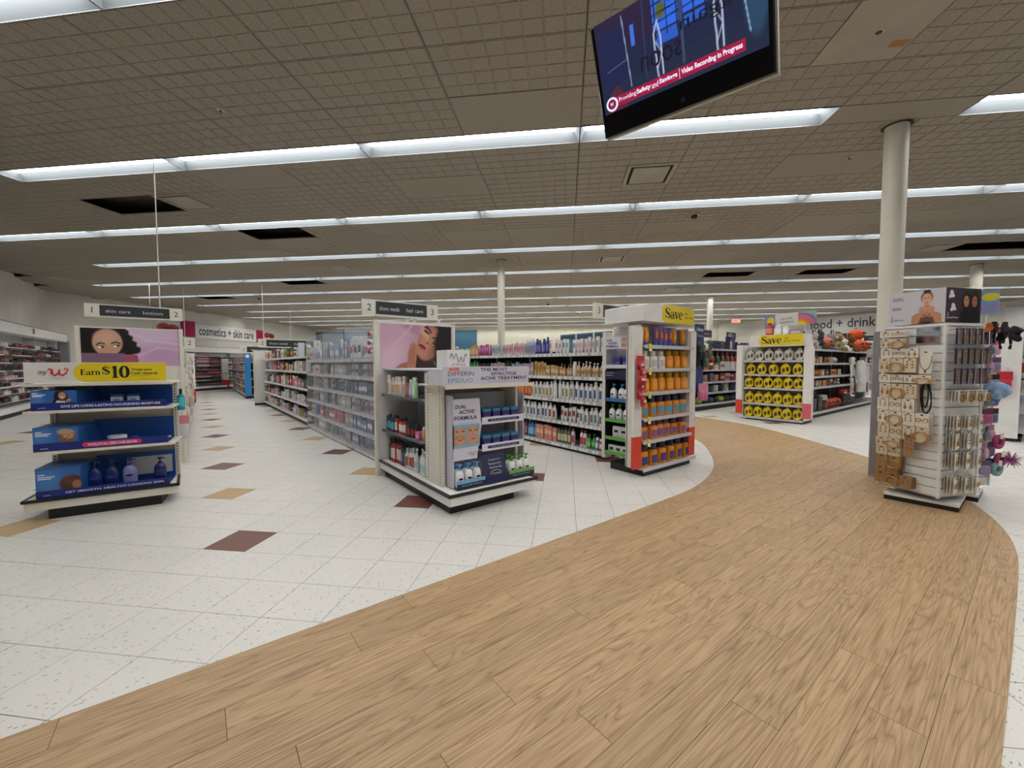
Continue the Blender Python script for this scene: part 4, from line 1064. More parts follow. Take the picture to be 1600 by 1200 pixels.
for li, z in enumerate((1.37, 1.07, .73, .42, .13)):
    seq = []
    while sum((width(p[0]) + .006) * p[1] for p in seq) < CASE0 - .9:
        c = rnd2.choice(cols if li not in (2,) else ['#a83248', '#d9d2cc', '#434a3a', '#c88a9a', '#d8c6b4', '#5b6b86'])
        h = rnd2.choice((.17, .2, .22)) if li < 3 else rnd2.choice((.12, .15, .19))
        w_ = rnd2.choice((.07, .085, .1))
        b = rnd2.choice(cols)
        if rnd2.random() < .6: seq.append((carton(w_, .1, h, c, b), rnd2.choice((2, 3, 4)), 'boxed_item', 'box', 'upright box'))
        else: seq.append((bottle(w_, .06, h, c, rnd2.choice(('#e6e3de', '#2c2c30', c)), b, .6, .18), rnd2.choice((2, 3, 4)), 'lotion_bottle', 'bottle', 'skin care bottle'))
    fill(FG2, .09, z, .8, CASE0 - .05, seq, f'from the far end on the {lv[li]} lotion aisle shelf', 'goods on the lotion aisle shelves', jit=.015, gap=.012)
# clear cases with the goods locked inside
cz = [(1.28, .46), (1.04, .215), (.79, .225), (.55, .215), (.29, .235), (.06, .205)]
CL = L2 - CASE0 - .05
lvc = ['top', 'second', 'third', 'fourth', 'fifth', 'lowest']
pal = [['#c7cad6', '#9aa3c4', '#dcdce4', '#7c86ad'], ['#d9d4cc', '#c0b7ae', '#e0ddd8', '#b4becb'], ['#a94a58', '#cfc8bf', '#4d6185', '#5f7394'], ['#a53a46', '#c9c6c2', '#b9bcc0', '#8d99ad'], ['#b9b8b6', '#c2606a', '#5f74a3', '#c9ccd0'], ['#bdbcba', '#8fa5b4', '#cfd2d4', '#7d97b8']]
for li, (z, H) in enumerate(cz):
    nsec = 3
    sw = CL / nsec
    for k in range(nsec):
        x0, x1 = CASE0 + .03 + k * sw, CASE0 + .03 + (k + 1) * sw - .012
        o = root('locked_case', FG2.sub(0, 0, z), f'clear plastic locked case, {ordn(k + 1)} from the boxed goods, {lvc[li]} level', 'case', 'clear locked cases')
        boxp('front_pane', o, CLEAR, x0, x1, -.006, -.002, .004, H - .02)
        boxp('top_pane', o, CLEAR, x0, x1, -.006, .36 if li else .3, H - .02, H - .016)
        for xx in (x0, x1 - .004): boxp('side_pane', o, CLEAR, xx, xx + .004, -.004, .36, .004, H - .022)
        if li == 0: boxp('edge_strip', o, mat('#33353c', .5), x1 - .006, x1 + .004, -.008, -.002, .0, H - .02); boxp('rear_pane', o, CLEAR, x0, x1, .36, .364, .004, H - .02)
        boxp('hinge_strip', o, mat('#aab0bd', .35), x0, x1, -.012, -.004, -.004, .014)
        seq = []
        base = pal[li][(k + 1) % 4] if li in (2, 3) else pal[li][k % 4]
        while sum((width(p[0]) + .006) * p[1] for p in seq) < sw - .1:
            c = rnd2.choice([base, base, rnd2.choice(pal[li])])
            h = min(H - .04, rnd2.choice((.16, .19)) if li else rnd2.choice((.24, .3)))
            seq.append(((carton(rnd2.choice((.07, .09, .11)), .1, h, c, rnd2.choice(('#dedee2', '#3c4770', '#b04a55', '#eceae6'))) if rnd2.random() < .65 else bottle(.06, .05, h, c, '#dcdce0', '#7686a8', .6, .2)), rnd2.choice((2, 3)), 'locked_item', 'pack', 'shaving pack'))
        fill(FG2, .12, z + .001, x0 + .02, x1 - .02, seq, f'in the {ordn(k + 1)} locked case, {lvc[li]} level', 'goods in the locked cases', jit=.01)
for k, zz in enumerate((1.36, 1.47, 1.58)):
    o = root('lock_knob', FG2.sub(L2 - .09, -.01, zz), f'round red lock knob on the top case, {ordn(k + 1)} from below', 'lock', 'red lock knobs')
    add('barrel', MB().disc_y(0, 0, .03, .03, -.03, 0), mat('#c9c9cc', .4), o); add('face', MB().disc_y(0, 0, .026, .026, -.05, -.03), mat('#a82230', .4), o)
boxp('shelf_flag', g2b, mat('#ccd3dd', .5), -.012, -.006, -.13, -.02, 1.33, 1.62)
fe = root('aisle_divider', Fr(1.30, 14.2), 'plain white end panel at the far end of the boxed goods shelf', 'panel')
boxp('board', fe, WHITE, 0, 1.15, 0, .05, .06, 1.62); boxp('edge_strip', fe, STEEL, -.005, .03, -.012, .05, .05, 1.63); boxp('foot', fe, BLACK, .0, 1.1, -.08, .04, 0, .06)

# ------------------------------------------------------------------ gondola of aisle 1, seen along its edge
FG1 = Fr(-.16, 6.55, 0, math.pi / 2)
g1 = gondola('peg_run', FG1, 9.4, (.16,), .8, 1.45, 'peg wall run of hanging packs behind the blue tray display', WHITE, STEEL, .35, False)
k = 0
for zi, z in enumerate((1.2, .95, .7, .45, .2)):
    x = .12 + .05 * zi
    while x < 9.2:
        c = rnd2.choice(('#e3ded4', '#d3cdbf', '#cfd2d4', '#d9b7a3', '#b9bcc2')); k += 1
        place(hangpack(.11, .22, c, rnd2.choice(('#b9b4aa', '#c9a58a', '#d8d5cf', '#8d8f96', '#c6bfb0')), .03), 'hanging_pack', FG1, x, -.03 + .06 * rnd2.random(), z,
              f'pale hanging pack, {ordn(int((x - .1) / .33) + 1)} from the poster panel in the {ORD[zi + 1]} row', 'pack', 'hanging packs in aisle two', rnd2.uniform(-.2, .2))
        x += .33
o = root('spray_bottle', F1.sub(.915, .36, .78), 'teal spray bottle with dark nozzle hung beside the blue trays', 'bottle')
for n_, me, m_ in bottle(.06, .05, .2, '#1f93a6', '#1a2a33', '#4cc0cc', .4, .25): add(n_, me, m_, o)
o = root('brush_pack', F1.sub(.91, .43, .5), 'pale brush pack hung beside the blue trays', 'pack')
for n_, me, m_ in hangpack(.1, .22, '#d98a9a', '#c9ccd0', .02): add(n_, me, m_, o)
ep2 = root('end_post', Fr(-.3, 16.1), 'white end post with a red foot past the hanging packs', 'post')
boxp('post', ep2, WHITE, 0, .22, 0, .05, .45, 1.55); boxp('red_foot', ep2, mat('#c42a22', .5), 0, .22, 0, .052, .03, .45); boxp('base', ep2, BLACK, 0.02, .2, .0, .05, 0, .03)

# ------------------------------------------------------------------ hair care gondola
FG3 = Fr(4.04, 12.0, 0, -math.pi / 2)
L3 = 8.62
BLK = mat('#141416', .7)
g3 = gondola('shelf_run', FG3, L3, (1.356, 1.035, .713, .398, .081), .8, 1.40, 'black-backed hair care shelf run with full rows of bottles', BLK, GREYSH, .42, True, .08, shelfm=mat('#a7a7aa', .4))
boxp('end_post', g3, STEEL, L3 + .01, L3 + .07, -.02, .1, .03, 1.6)
def hs(z, seq, nm, x0=4.4, x1=L3 - .04): fill(FG3, .075, z, x0, x1, seq[::-1], f'from the endcap on the {nm} hair care shelf', 'hair care goods', True, jit=.012)
B3 = lambda c, cap, lab, w_=.07, h=.2, **k: bottle(w_, .045, round(h * 1.15, 3), c, cap, lab, **k)
hb = lambda pr, n, wd, nm='hair_bottle', ct_='bottle': (pr, n, nm, ct_, wd)
hs(1.356, [hb(tube(.06, .04, .2, '#d7d3d0', '#e8e4e0', '#b9a99c'), 2, 'grey white hair tube', 'hair_tube', 'tube'), hb(tube(.06, .04, .2, '#dcd9d8', '#e3b9c3', '#d8a3b2'), 3, 'white and pink hair tube', 'hair_tube', 'tube'), hb(tube(.06, .04, .2, '#dfdddb', '#e8e6e3', '#7fa7a8'), 3, 'white and teal hair tube', 'hair_tube', 'tube'),
     hb(tube(.06, .04, .2, '#e0dedc', '#e8e6e3', '#c98a96'), 3, 'white and rose hair tube', 'hair_tube', 'tube'), hb(B3('#33357f', '#22245a', '#6c6fb4'), 3, 'deep blue hair bottle'), hb(B3('#a9b4c6', '#c9cfdb', '#7f8ca6'), 2, 'silver blue hair bottle'),
     hb(tube(.055, .04, .19, '#c9a0aa', '#d9d0d0', '#b87f90'), 6, 'dusty pink hair tube', 'hair_tube', 'tube'), hb(tube(.055, .04, .19, '#a9b7b9', '#d0d4d4', '#87989b'), 4, 'grey hair tube', 'hair_tube', 'tube'), hb(tube(.06, .04, .19, '#b03a86', '#9b2f77', '#d486ba'), 4, 'magenta hair tube', 'hair_tube', 'tube'),
     hb(B3('#b58e66', '#8a6743', '#d9bd97', h=.18), 3, 'tan hair bottle'), hb(can(.06, .14, '#6fbf3a', '#9fd36b', '#3f7f2a'), 4, 'lime green styling can', 'styling_can', 'can'), hb(B3('#8f94b0', '#b0b4c9', '#6c7090', h=.17), 3, 'lavender grey hair bottle'),
     hb(B3('#1d3a2a', '#11251b', '#3f7a55', h=.2), 2, 'dark green hair bottle'), hb(can(.06, .15, '#79c240', '#a6d873', '#2f6f2a'), 4, 'bright green styling can', 'styling_can', 'can'), hb(B3('#1b1b1d', '#0f0f10', '#3c3c40', h=.2), 7, 'black hair bottle')], 'top', 3.2)
hs(1.035, [hb(pump(.06, .05, .2, '#cdb79c', '#e4ded4', '#a8804f'), 5, 'cream and tan pump bottle'), hb(can(.065, .2, '#d8d6d2', '#e6e5e2'), 1, 'white aerosol can', 'aerosol_can', 'can'), hb(pump(.06, .05, .17, '#b48f63', '#8a6a45', '#d7bf9c'), 3, 'amber pump bottle'), hb(carton(.085, .06, .15, '#b99668', '#d9c29a'), 2, 'tan hair mask box', 'hair_mask_box', 'box'),
     hb(tube(.06, .045, .2, '#caa566', '#e0c795', '#a57f40'), 3, 'gold hair tube', 'hair_tube', 'tube'), hb(carton(.06, .05, .19, '#a3939f', '#c8bcc4'), 3, 'mauve hair box', 'hair_box', 'box'), hb(carton(.06, .05, .19, '#7d9dbb', '#a9c0d4'), 2, 'pale blue hair box', 'hair_box', 'box'), hb(carton(.06, .05, .19, '#9aa3a3', '#c4caca'), 1, 'grey hair box', 'hair_box', 'box'),
     hb(B3('#2a2528', '#1a1719', '#4a4347'), 2, 'black hair bottle'), hb(tube(.06, .045, .2, '#b7a3b0', '#d3cbd0', '#8f7a88'), 4, 'silver mauve hair tube', 'hair_tube', 'tube'), hb(tube(.06, .04, .19, '#2c2a2c', '#d5d3d2', '#58565a'), 4, 'black and white hair tube', 'hair_tube', 'tube'),
     hb(B3('#3f8f55', '#2c6f40', '#7fc08f'), 4, 'green hair bottle'), hb(B3('#1f5a3a', '#123d27', '#4f8f68'), 4, 'dark green hair bottle'), hb(B3('#79b84a', '#5f9a38', '#a6d67d'), 3, 'lime hair bottle')], 'second')
hs(.713, [hb(B3('#dfe0e0', '#e9e9e8', '#39558c', .08, .22, lang=.5), 4, 'white shampoo bottle with blue mark'), hb(B3('#dfe0e0', '#e9e9e8', '#9c8a58', .08, .22, lang=.5), 2, 'white shampoo bottle with gold mark'), hb(B3('#e1e1e0', '#eaeae9', None, .075, .22), 1, 'plain white shampoo bottle'), hb(B3('#dfdedb', '#e9e9e8', '#a8925f', .08, .2, lang=.5), 2, 'white conditioner bottle with gold mark'),
     hb(B3('#deddda', '#e7e6e4', '#8a8267', .08, .21, lang=.5), 2, 'white conditioner bottle with olive mark'), hb(B3('#c8491c', '#a83812', '#e0844f', .075), 3, 'orange shampoo bottle'), hb(B3('#8f1f22', '#6f1518', '#c2575a', .075), 2, 'dark red shampoo bottle'), hb(B3('#1a1a1d', '#101012', '#44444a', .07, .18), 3, 'black shampoo bottle'), hb(B3('#7b6fae', '#5d5290', '#b1a8d8', .07), 6, 'violet shampoo bottle'), hb(B3('#b9b2cf', '#d4d0e0', '#8f86b4', .07), 8, 'pale violet shampoo bottle')], 'third')
hs(.398, [hb(B3('#dcdcda', '#d2d2d0', '#6b6f72', .075, .2, lang=.5), 3, 'white and grey shampoo bottle'), hb(tube(.07, .05, .2, '#dcd8d6', '#cfcac6', '#7a3a44'), 3, 'white tube with wine red mark', 'hair_tube', 'tube'), hb(B3('#dedfe0', '#c9c9c8', '#8f2a34', .075, .2, lang=.5), 2, 'white shampoo bottle with red mark'), hb(B3('#e0e1e2', '#e8e8e8', '#34507f', .08, .2, lang=.5), 3, 'white shampoo bottle with navy mark'),
     hb(B3('#dedfdf', '#e6e6e6', '#4f7f7a', .075, .2, lang=.5), 1, 'white shampoo bottle with teal mark'), hb(B3('#1b1a1c', '#0f0f10', '#504a40', .075, .2), 8, 'black shampoo bottle'), hb(B3('#262226', '#141214', '#6b5a3c', .07, .19), 8, 'dark shampoo bottle with bronze mark'), hb(B3('#7f8a94', '#a9b1b8', '#5c666f', .07, .19), 6, 'slate shampoo bottle')], 'fourth')
hs(.081, [hb(can(.055, .17, '#b53038', '#d8d6d4', '#e2dedb'), 1, 'red spray can', 'spray_can', 'can'), hb(can(.055, .17, '#4d8fc0', '#e2e2e2', '#dbe4ec'), 1, 'blue spray can', 'spray_can', 'can'), hb(pump(.07, .05, .2, '#3f9440', '#2a6e2f', '#7cc07a'), 1, 'green pump bottle'), hb(pump(.07, .05, .19, '#4c9f45', '#2f7733', '#8ac983'), 1, 'bright green pump bottle'),
     hb(B3('#dad8d6', '#a32f42', '#b3344a', .065, .2), 3, 'white and crimson hair bottle'), hb(B3('#5f6a4f', '#3f4a35', '#c3bd9c', .065, .2), 3, 'olive hair bottle'), hb(carton(.08, .06, .21, '#c47f6c', '#e0b3a2', None, (.4, .7)), 4, 'salmon pink hair box', 'hair_box', 'box'), hb(B3('#3f70a8', '#2d5486', '#86aed4', .075, .21), 2, 'blue hair bottle'),
     hb(B3('#6b3a5c', '#4c2742', '#a7799a', .07, .2), 1, 'plum hair bottle'), hb(carton(.09, .06, .19, '#c9a878', '#7a4f2c', None, (.3, .7), .5), 2, 'tan hair dye box', 'hair_box', 'box'), hb(B3('#9a3d33', '#702820', '#cf8b7c', .07, .2), 2, 'rust red hair bottle'), hb(B3('#86b5a3', '#5f9080', '#bcd8cc', .07, .2), 2, 'sea green hair bottle'),
     hb(B3('#c9b79e', '#a8937a', '#8a6a4a', .07, .19), 8, 'beige hair bottle'), hb(B3('#4a4450', '#2e2a34', '#8a8294', .07, .19), 10, 'dark grey hair bottle')], 'bottom')
for k in range(3):
    o = root('display_board', FG3.sub(L3 - 1.05 + .33 * k, .28, 1.37), f'teal blue back card behind the top hair tubes, {ordn(3 - k)} from the sunscreen endcap', 'board', 'hair care back cards')
    boxp('board', o, mat('#4f7d93', .5), 0, .31, 0, .006, 0, .27); boxp('print_band', o, mat('#2f4f66', .5), .02, .29, -.001, 0, .19, .25)
aisle_sign(Fr(3.905, 3.4, 1.775), .82, .19, '3', None, ['hair care', ''], 'aisle sign reading hair care beside the yellow Save header', rods=False)

# ------------------------------------------------------------------ sunscreen / orange bottle endcap
FO = Fr(3.57, 2.55)
eo = root('endcap_display', FO, 'endcap of orange bottles under a yellow Save header', 'display')
boxp('kick_plate', eo, BLACK, .18, 1.12, 0.02, .46, 0, .085)
for x0, x1 in ((0.0, .135), (1.09, 1.22)):
    boxp('front_post', eo, WHITE, x0, x1, .02, .05, .44, 1.59); boxp('red_foot', eo, REDP, x0, x1, .018, .05, .1, .44)
for x in (.13, 1.08): boxp('upright', eo, STEEL, x, x + .015, .05, .21, .08, 1.62)
bw_ = boxp('back_wall', eo, WHITE, .13, 1.12, .2, .22, .08, 1.64); boxp('core', eo, WHITE, .42, 1.1, .22, .52, .08, 1.6)
OL = (1.405, 1.155, .905, .63, .385, .09)
for z in OL:
    sh = boxp('shelf', eo, GREYSH, .14, 1.1, .0, .2, z - .02, z); boxp('front_lip', sh, mat('#c6c6ca', .3), .14, 1.1 if z > .1 else 1.2, -.01, .0, z - .035, z + .003)
m = MB()
for i in range(5):
    for j in range(40): m.box(1.076, 1.08, .08 + .025 * i, .088 + .025 * i, .12 + .036 * j, .128 + .036 * j)
stuff(add('peg_holes', m, mat('#777570', .8), eo))
hd = root('header_box', Fr(3.66, 2.54, 1.655), 'white header box with a yellow Save panel over the orange bottles', 'sign')
W_ = 1.0
pf = [(0, 0), (0, .16), (.12, .185), (.35, .2), (.7, .2), (W_, .185), (W_, .005)]
add('shell', MB().prism_y(pf, 0, .5), WHITE, hd)
add('yellow_field', MB().prism_y([(.4, .004), (W_, .008), (W_, .182), (.7, .197), (.38, .196), (.355, .17), (.345, .1), (.36, .04)], -.003, 0), YEL, hd)
serif('Save', hd, INK, .4, .055, .36, .11, -.005); text('with', hd, INK, .79, .125, .07, .026, -.005, align='l'); text('great deals', hd, INK, .79, .08, .19, .032, -.005, align='l')
where = 'from the red pouches, {} orange endcap shelf'
og = 'orange endcap goods'
OR = '#e08a1e'
fill(FO, .09, OL[0], .15, 1.07, [(tube(.085, .05, .205, OR, '#3d74b8', '#f0b24a'), 3, 'sunscreen_tube', 'tube', 'orange and blue sunscreen tube'), (tube(.085, .05, .205, '#7a4a9e', '#3d74b8', '#d98a2a'), 4, 'sunscreen_tube', 'tube', 'orange and purple sunscreen tube'), (tube(.085, .05, .205, OR, '#3d74b8', '#f0b24a'), 3, 'sunscreen_tube', 'tube', 'orange and blue sunscreen tube')], where.format('top'), og)
gum = lambda cap, h=.2, body=OR, lab='#f0a63c': bottle(.135, .11, h, body, cap, lab, .66, .26, .08, (.12, .5), 3.2, .8)
fill(FO, .08, OL[1], .15, 1.07, [(gum('#e5e3df', .195, '#e3e1dd', '#c9c4bb'), 3, 'vitamin_bottle', 'bottle', 'white bottle with white cap'), (gum('#b58a1e', .2), 3, 'vitamin_bottle', 'bottle', 'orange bottle with gold cap')], where.format('second'), og)
fill(FO, .08, OL[2], .15, 1.07, [(gum('#b58a1e', .205), 6, 'vitamin_bottle', 'bottle', 'orange bottle with gold cap')], where.format('third'), og, jit=.015)
fill(FO, .08, OL[3], .15, 1.07, [(gum('#232a4e', .215, OR, '#5a9ab8'), 6, 'vitamin_bottle', 'bottle', 'orange bottle with navy cap')], where.format('fourth'), og)
fill(FO, .08, OL[4], .15, 1.07, [(gum('#6b3a6e', .2, OR, '#8a5a9a'), 4, 'vitamin_bottle', 'bottle', 'orange bottle with purple cap'), (gum('#6b3a6e', .185, OR, '#8a5a9a'), 2, 'vitamin_bottle', 'bottle', 'short orange bottle with purple cap')], where.format('fifth'), og, jit=.02)
fill(FO, .08, OL[5], .14, 1.18, [(gum('#1c2344', .235, OR, '#3a3f7a'), 6, 'vitamin_bottle', 'bottle', 'orange bottle with dark cap')], where.format('lowest'), og, jit=.01)
for k, z in enumerate(OL[:5]):
    o = root('price_flag', FO.sub(.2, -.012, z - .06), f'small yellow price flag on shelf {ORD[k + 1]} of the orange endcap', 'price tag', 'yellow price flags')
    add('flag', MB().prism_y([(0, 0), (.05, -.01), (.045, .07), (-.005, .075)], -.004, 0), mat('#e8d24a', .5), o); boxp('white_slip', o, mat('#eae8e2', .5), .004, .04, -.006, -.004, .0, .03)
for k in range(6):
    o = place(hangpack(.12, .15, '#c8303a', '#b3202a', .02), 'snack_pouch', FO, .045 + .02 * (k % 2), -.02 - .012 * (k % 3), 1.14 - .075 * k, f'red snack pouch on the clip strip, {ordn(k + 1)} from the top', 'pouch', 'red pouches on a clip strip', rnd2.uniform(-.3, .3))
    boxp('white_print', o, mat('#e2c9cb', .5), -.035, .035, -.024, -.02, .045, .07)
# black side wing with face wash
FW = Fr(3.74, 3.09, 0, -math.pi / 2)
wg = root('side_wing', FW, 'black side rack of face wash beside the orange bottles', 'rack')
boxp('back_board', wg, mat('#23242a', .6), 0, .33, .2, .21, .16, 1.5); boxp('side_board', wg, mat('#1b1c21', .6), 0, .008, 0, .2, .16, 1.14); boxp('side_board', wg, mat('#1b1c21', .6), .322, .33, 0, .2, .16, 1.14)
boxp('side_board', wg, LILAC, 0, .008, 0, .2, 1.14, 1.5); boxp('side_board', wg, LILAC, .322, .33, 0, .2, 1.14, 1.5); boxp('back_lining', wg, LILAC, .008, .322, .19, .2, 1.14, 1.5)
boxp('header', wg, LILAC, 0, .33, -.006, 0, 1.375, 1.51)
for t_, x, z, w_ in (('DUAL', .02, 1.475, .08), ('ACTIVE', .045, 1.44, .12), ('FORMULA', .015, 1.405, .17)): text(t_, wg, NAVY, x, z, w_, .024, -.008, .03, align='l')
boxp('face_print', wg, mat('#b98a78', .5), .225, .32, -.008, -.006, 1.39, 1.44); boxp('face_print', wg, mat('#b98a78', .5), .225, .32, -.008, -.006, 1.45, 1.5)
boxp('slogan_panel', wg, mat('#161a3c', .5), 0, .33, -.006, 0, 1.03, 1.13); text('Powered by', wg, SIGNT, .02, 1.105, .11, .016, -.008, align='l'); text('Science', wg, SIGNT, .02, 1.08, .09, .016, -.008, align='l')
for z, c in ((1.17, '#cfcedd'), (.79, '#3d6fb0'), (.555, '#5da042'), (.35, '#5da042'), (.18, '#5da042')):
    sh = boxp('ledge', wg, mat('#30323a', .5), .008, .322, 0, .19, z - .01, z); boxp('lip', sh, mat(c, .5), 0, .33, -.006, 0, z - .012, z + .028)
l_ = text('Cetaphil', wg, mat('#c6c9d2', .5), 0, 0, .34, .06, 0); l_.location = (.331, .1, .5); l_.rotation_euler = (0, -math.pi / 2, math.pi / 2)
for k in range(2): place(carton(.085, .07, .12, '#322a6e', '#6d6aa8', '#3f4a8e', (.12, .5), .7), 'acne_carton', FW, .14 + .11 * k, .07, 1.17, f'navy acne carton in the side rack, {ordn(k + 1)} from the hair care shelf', 'carton', 'side rack cartons')
for k in range(3):
    place(pump(.085, .055, .19, '#e9ebec', '#4f8fd0', None, '#12161f'), 'face_wash_bottle', FW, (.075, .19, .27)[k], .06, .79, f'white face wash bottle with blue pump in the side rack, {ordn(k + 1)} from the hair shelf', 'bottle', 'side rack bottles')
    place(pump(.085, .055, .19, '#e9ebec', '#5aa24a', None, '#12161f'), 'face_wash_bottle', FW, .06 + .1 * k, .06, .555, f'white face wash bottle with green pump in the side rack, {ordn(k + 1)} from the hair shelf', 'bottle', 'side rack bottles')
    if k < 2: place(carton(.085, .05, .14, '#dfe3e0', '#1b2320', None, (.5, .7), .6), 'face_cream_box', FW, .12 + .1 * k, .07, .35, f'white face cream box in the side rack, {ordn(k + 1)} from the hair shelf', 'box', 'side rack boxes', .2)
    place(carton(.09, .05, .09, '#e1e5e0', '#2d5a36', None, (.35, .75), .6), 'soap_box', FW, .07 + .095 * k, .06, .18, f'white and green soap box in the side rack, {ordn(k + 1)} from the hair shelf', 'box', 'side rack boxes')
boxp('perforated_panel', wg, WHITE, -.02, .33, .16, .17, 1.5, 1.64)
m = MB()
for i in range(12):
    for j in range(4): m.box(-.005 + .027 * i, .004 + .027 * i, .158, .16, 1.52 + .03 * j, 1.529 + .03 * j)
stuff(add('panel_holes', m, mat('#807d76', .8), wg))
# blue razor board on the other side
FZ = Fr(4.93, 2.66, .8)
rz_ = root('razor_board', FZ, 'tall narrow blue razor board on the side of the orange endcap', 'board')
boxp('board', rz_, mat('#23407f', .5), 0, .21, 0, .01, 0, .7); boxp('header', rz_, mat('#1b3a6b', .5), 0, .21, -.002, .01, .64, .9)
boxp('side_face', rz_, WHITE, -.012, 0, 0, .3, -.2, .82)
text('Gillette', rz_, SIGNT, .105, .84, .17, .045, -.004, .02); text('Venus', rz_, mat('#b8c4dc', .5), .115, .76, .15, .04, -.004)
for k in range(7):
    o = root('razor_pack', FZ.sub(.04 + .08 * (k % 3), -.02 - .07 * (k % 2), .36 + .1 * (k // 3)), f'dark razor pack on the blue board, {ordn(k + 1)} from the top', 'pack', 'razor packs')
    for n_, me, m_ in hangpack(.07, .18, '#3b463f' if k % 2 else '#23262a', '#4f6a4c' if k % 3 else '#1e2124', .02): add(n_, me, m_, o)
o = root('display_hook', FZ.sub(.1, 0, .33), 'empty chrome hook sticking out of the blue razor board', 'hook'); add('rod', MB().tube([(0, 0, 0), (0.02, -.2, .0), (.02, -.21, .01)], .004, 6), mat('#d0d0d0', .25, .9), o); add('tip', MB().disc_y(.02, .01, .016, .016, -.216, -.21), mat('#dcdcdc', .4), o)
for k in range(2):
    o = root('razor_bag', FZ.sub(.07 + .1 * k, -.05, -.06), f'pink bag of razors at the foot of the blue board, {ordn(k + 1)} from the white post', 'bag', 'pink razor bags')
    for n_, me, m_ in hangpack(.12, .22, '#d78aa8', '#cc6f98', .03): add(n_, me, m_, o)

# ------------------------------------------------------------------ yellow jug endcap across the wooden path
FY = Fr(9.45, 4.0, 0, -math.pi / 2)
ey = root('endcap_display', FY, 'endcap of yellow jugs under a Save header across the wooden path', 'display')
boxp('kick_plate', ey, BLACK, .06, 1.14, .03, .5, 0, .055)
YLV = (1.275, .985, .70, .37, .07)
for x0, x1, c in ((-.13, -.01, REDP), (1.13, 1.27, mat('#d2616b', .5))):
    boxp('front_post', ey, WHITE, x0, x1, -.02, .02, .42, 1.61); boxp('red_foot', ey, c, x0, x1, -.022, .02, .12, .42)
boxp('side_panel', ey, WHITE, -.12, -.0, .02, .5, .06, 1.61); boxp('side_panel', ey, WHITE, 1.14, 1.16, .02, .5, .06, 1.55)
boxp('back_wall', ey, mat('#b3aea4', .7), 0, 1.14, .42, .46, .06, 1.6)
for z in YLV:
    sh = boxp('shelf', ey, STEEL, .0, 1.14, .0, .42, z - .02, z); boxp('front_lip', sh, GREYSH, .0, 1.14, -.008, 0, z - .04, z + .002)
hd = root('header_box', FY.sub(.12, -.06, 1.56), 'white header box with a yellow Save panel over the yellow jugs', 'sign')
add('shell', MB().prism_y([(0, 0), (1.02, 0), (1.0, .24), (.05, .24)], 0, .5), WHITE, hd)
add('yellow_field', MB().prism_y([(.24, .02), (1.015, .02), (1.0, .235), (.25, .235), (.21, .17), (.21, .08)], -.004, 0), YEL, hd)
serif('Save', hd, INK, .26, .06, .37, .145, -.006); text('with', hd, INK, .67, .16, .08, .035, -.006, align='l'); text('great deals', hd, INK, .67, .1, .28, .045, -.006, align='l')
jw, jy = jug(.165, .09, .245, '#d5d3c9', '#bdbdb6', '#6f7076'), jug(.165, .09, .245, '#dcc520', '#cfc06a', '#5a3a48')
jy2 = jug(.165, .09, .245, '#dcc520', '#cfc06a', '#7fb0c4')
for li, (z, n, pr) in enumerate(zip(YLV, (6, 5, 6, 6, 6), (jw, jy, jy, jy, jy))):
    fill(FY, .1, z, .02, 1.12, [(pr, n, 'detergent_jug', 'jug', ('white detergent jug' if pr is jw else 'yellow detergent jug'))], f'from the path side on the {("top", "second", "third", "fourth", "lowest")[li]} shelf of the yellow endcap', 'detergent jugs', jit=.01)
for k, (x, c, nm) in enumerate(((.43, '#b3261e', 'red'), (.6, '#d9d9dc', 'white'), (.74, '#d9d9dc', 'white'))):
    place(bottle(.15 - .02 * (k > 0), .12, .26 - .03 * k, c, c, '#c9897f' if k == 0 else '#e6e6e8', .55, .14), 'large_bottle', FY, x, .2, 1.8, f'large {nm} bottle on top of the yellow Save header, {ordn(k + 1)} from the path', 'bottle')
place(carton(.2, .1, .1, '#a9828c', '#d3c2c6'), 'pink_box', FY, .92, .2, 1.8, 'pink patterned box beside the bottles above the yellow header', 'box')
rs = root('promotion_sign', FY.sub(.3, .3, 1.955), 'slanted promotional sign with a sun and a rainbow above the yellow jugs', 'sign')
P = Paint(.93, .27, .006, '#6c8cb4'); a_ = .93 / .27
P.ell(.42, .55, .26, .3, '#d6c62e', 0, .1); P.rect(.75, 0, 2.3, 1, '#cfcfc9'); P.rect(2.3, 0, a_, 1, '#8fae9a')
for r_, c in ((1.05, '#7b6f9e'), (.88, '#c0689c'), (.7, '#cf6a58'), (.5, '#d88a3c'), (.34, '#dccb32')): P.ell(2.45, .0, r_, r_ * .88, c, 0, .05)
P.rect(.75, 0, 2.3, 1, '#cfcfc9')
boxp('board', rs, mat('#c9c9c4', .5), 0, .93, 0, .01, 0, .27); P.obj('print', rs, 0, 0, -.001)
text('Care the', rs, INK, .41, .17, .21, .05, -.003); text('sunshine', rs, INK, .41, .1, .24, .05, -.003)
for x in (.2, .73): add('stem', MB().cyl(x, .02, -.16, .1, .006, 6), SIGNW, rs)
rs.rotation_euler = (0, math.radians(-3), FY.a)
for k, (x, y, z) in enumerate(((1.05, 1.3, 1.86), (1.7, 2.6, 1.86), (2.0, 1.2, 1.8))):
    o = root('category_sign', FY.sub(.1 + .42 * k, 2.0 + 1.6 * k, 1.83), f'small black category sign above the Halloween shelf, {ordn(k + 1)} from the yellow endcap', 'sign', 'small black signs')
    boxp('board', o, SIGND, 0, .42, 0, .012, 0, .14); text('seasonal', o, SIGNT, .21, .07, .2, .04, -.002); boxp('stem', o, SIGNW, .2, .22, .0, .012, -.25, 0)

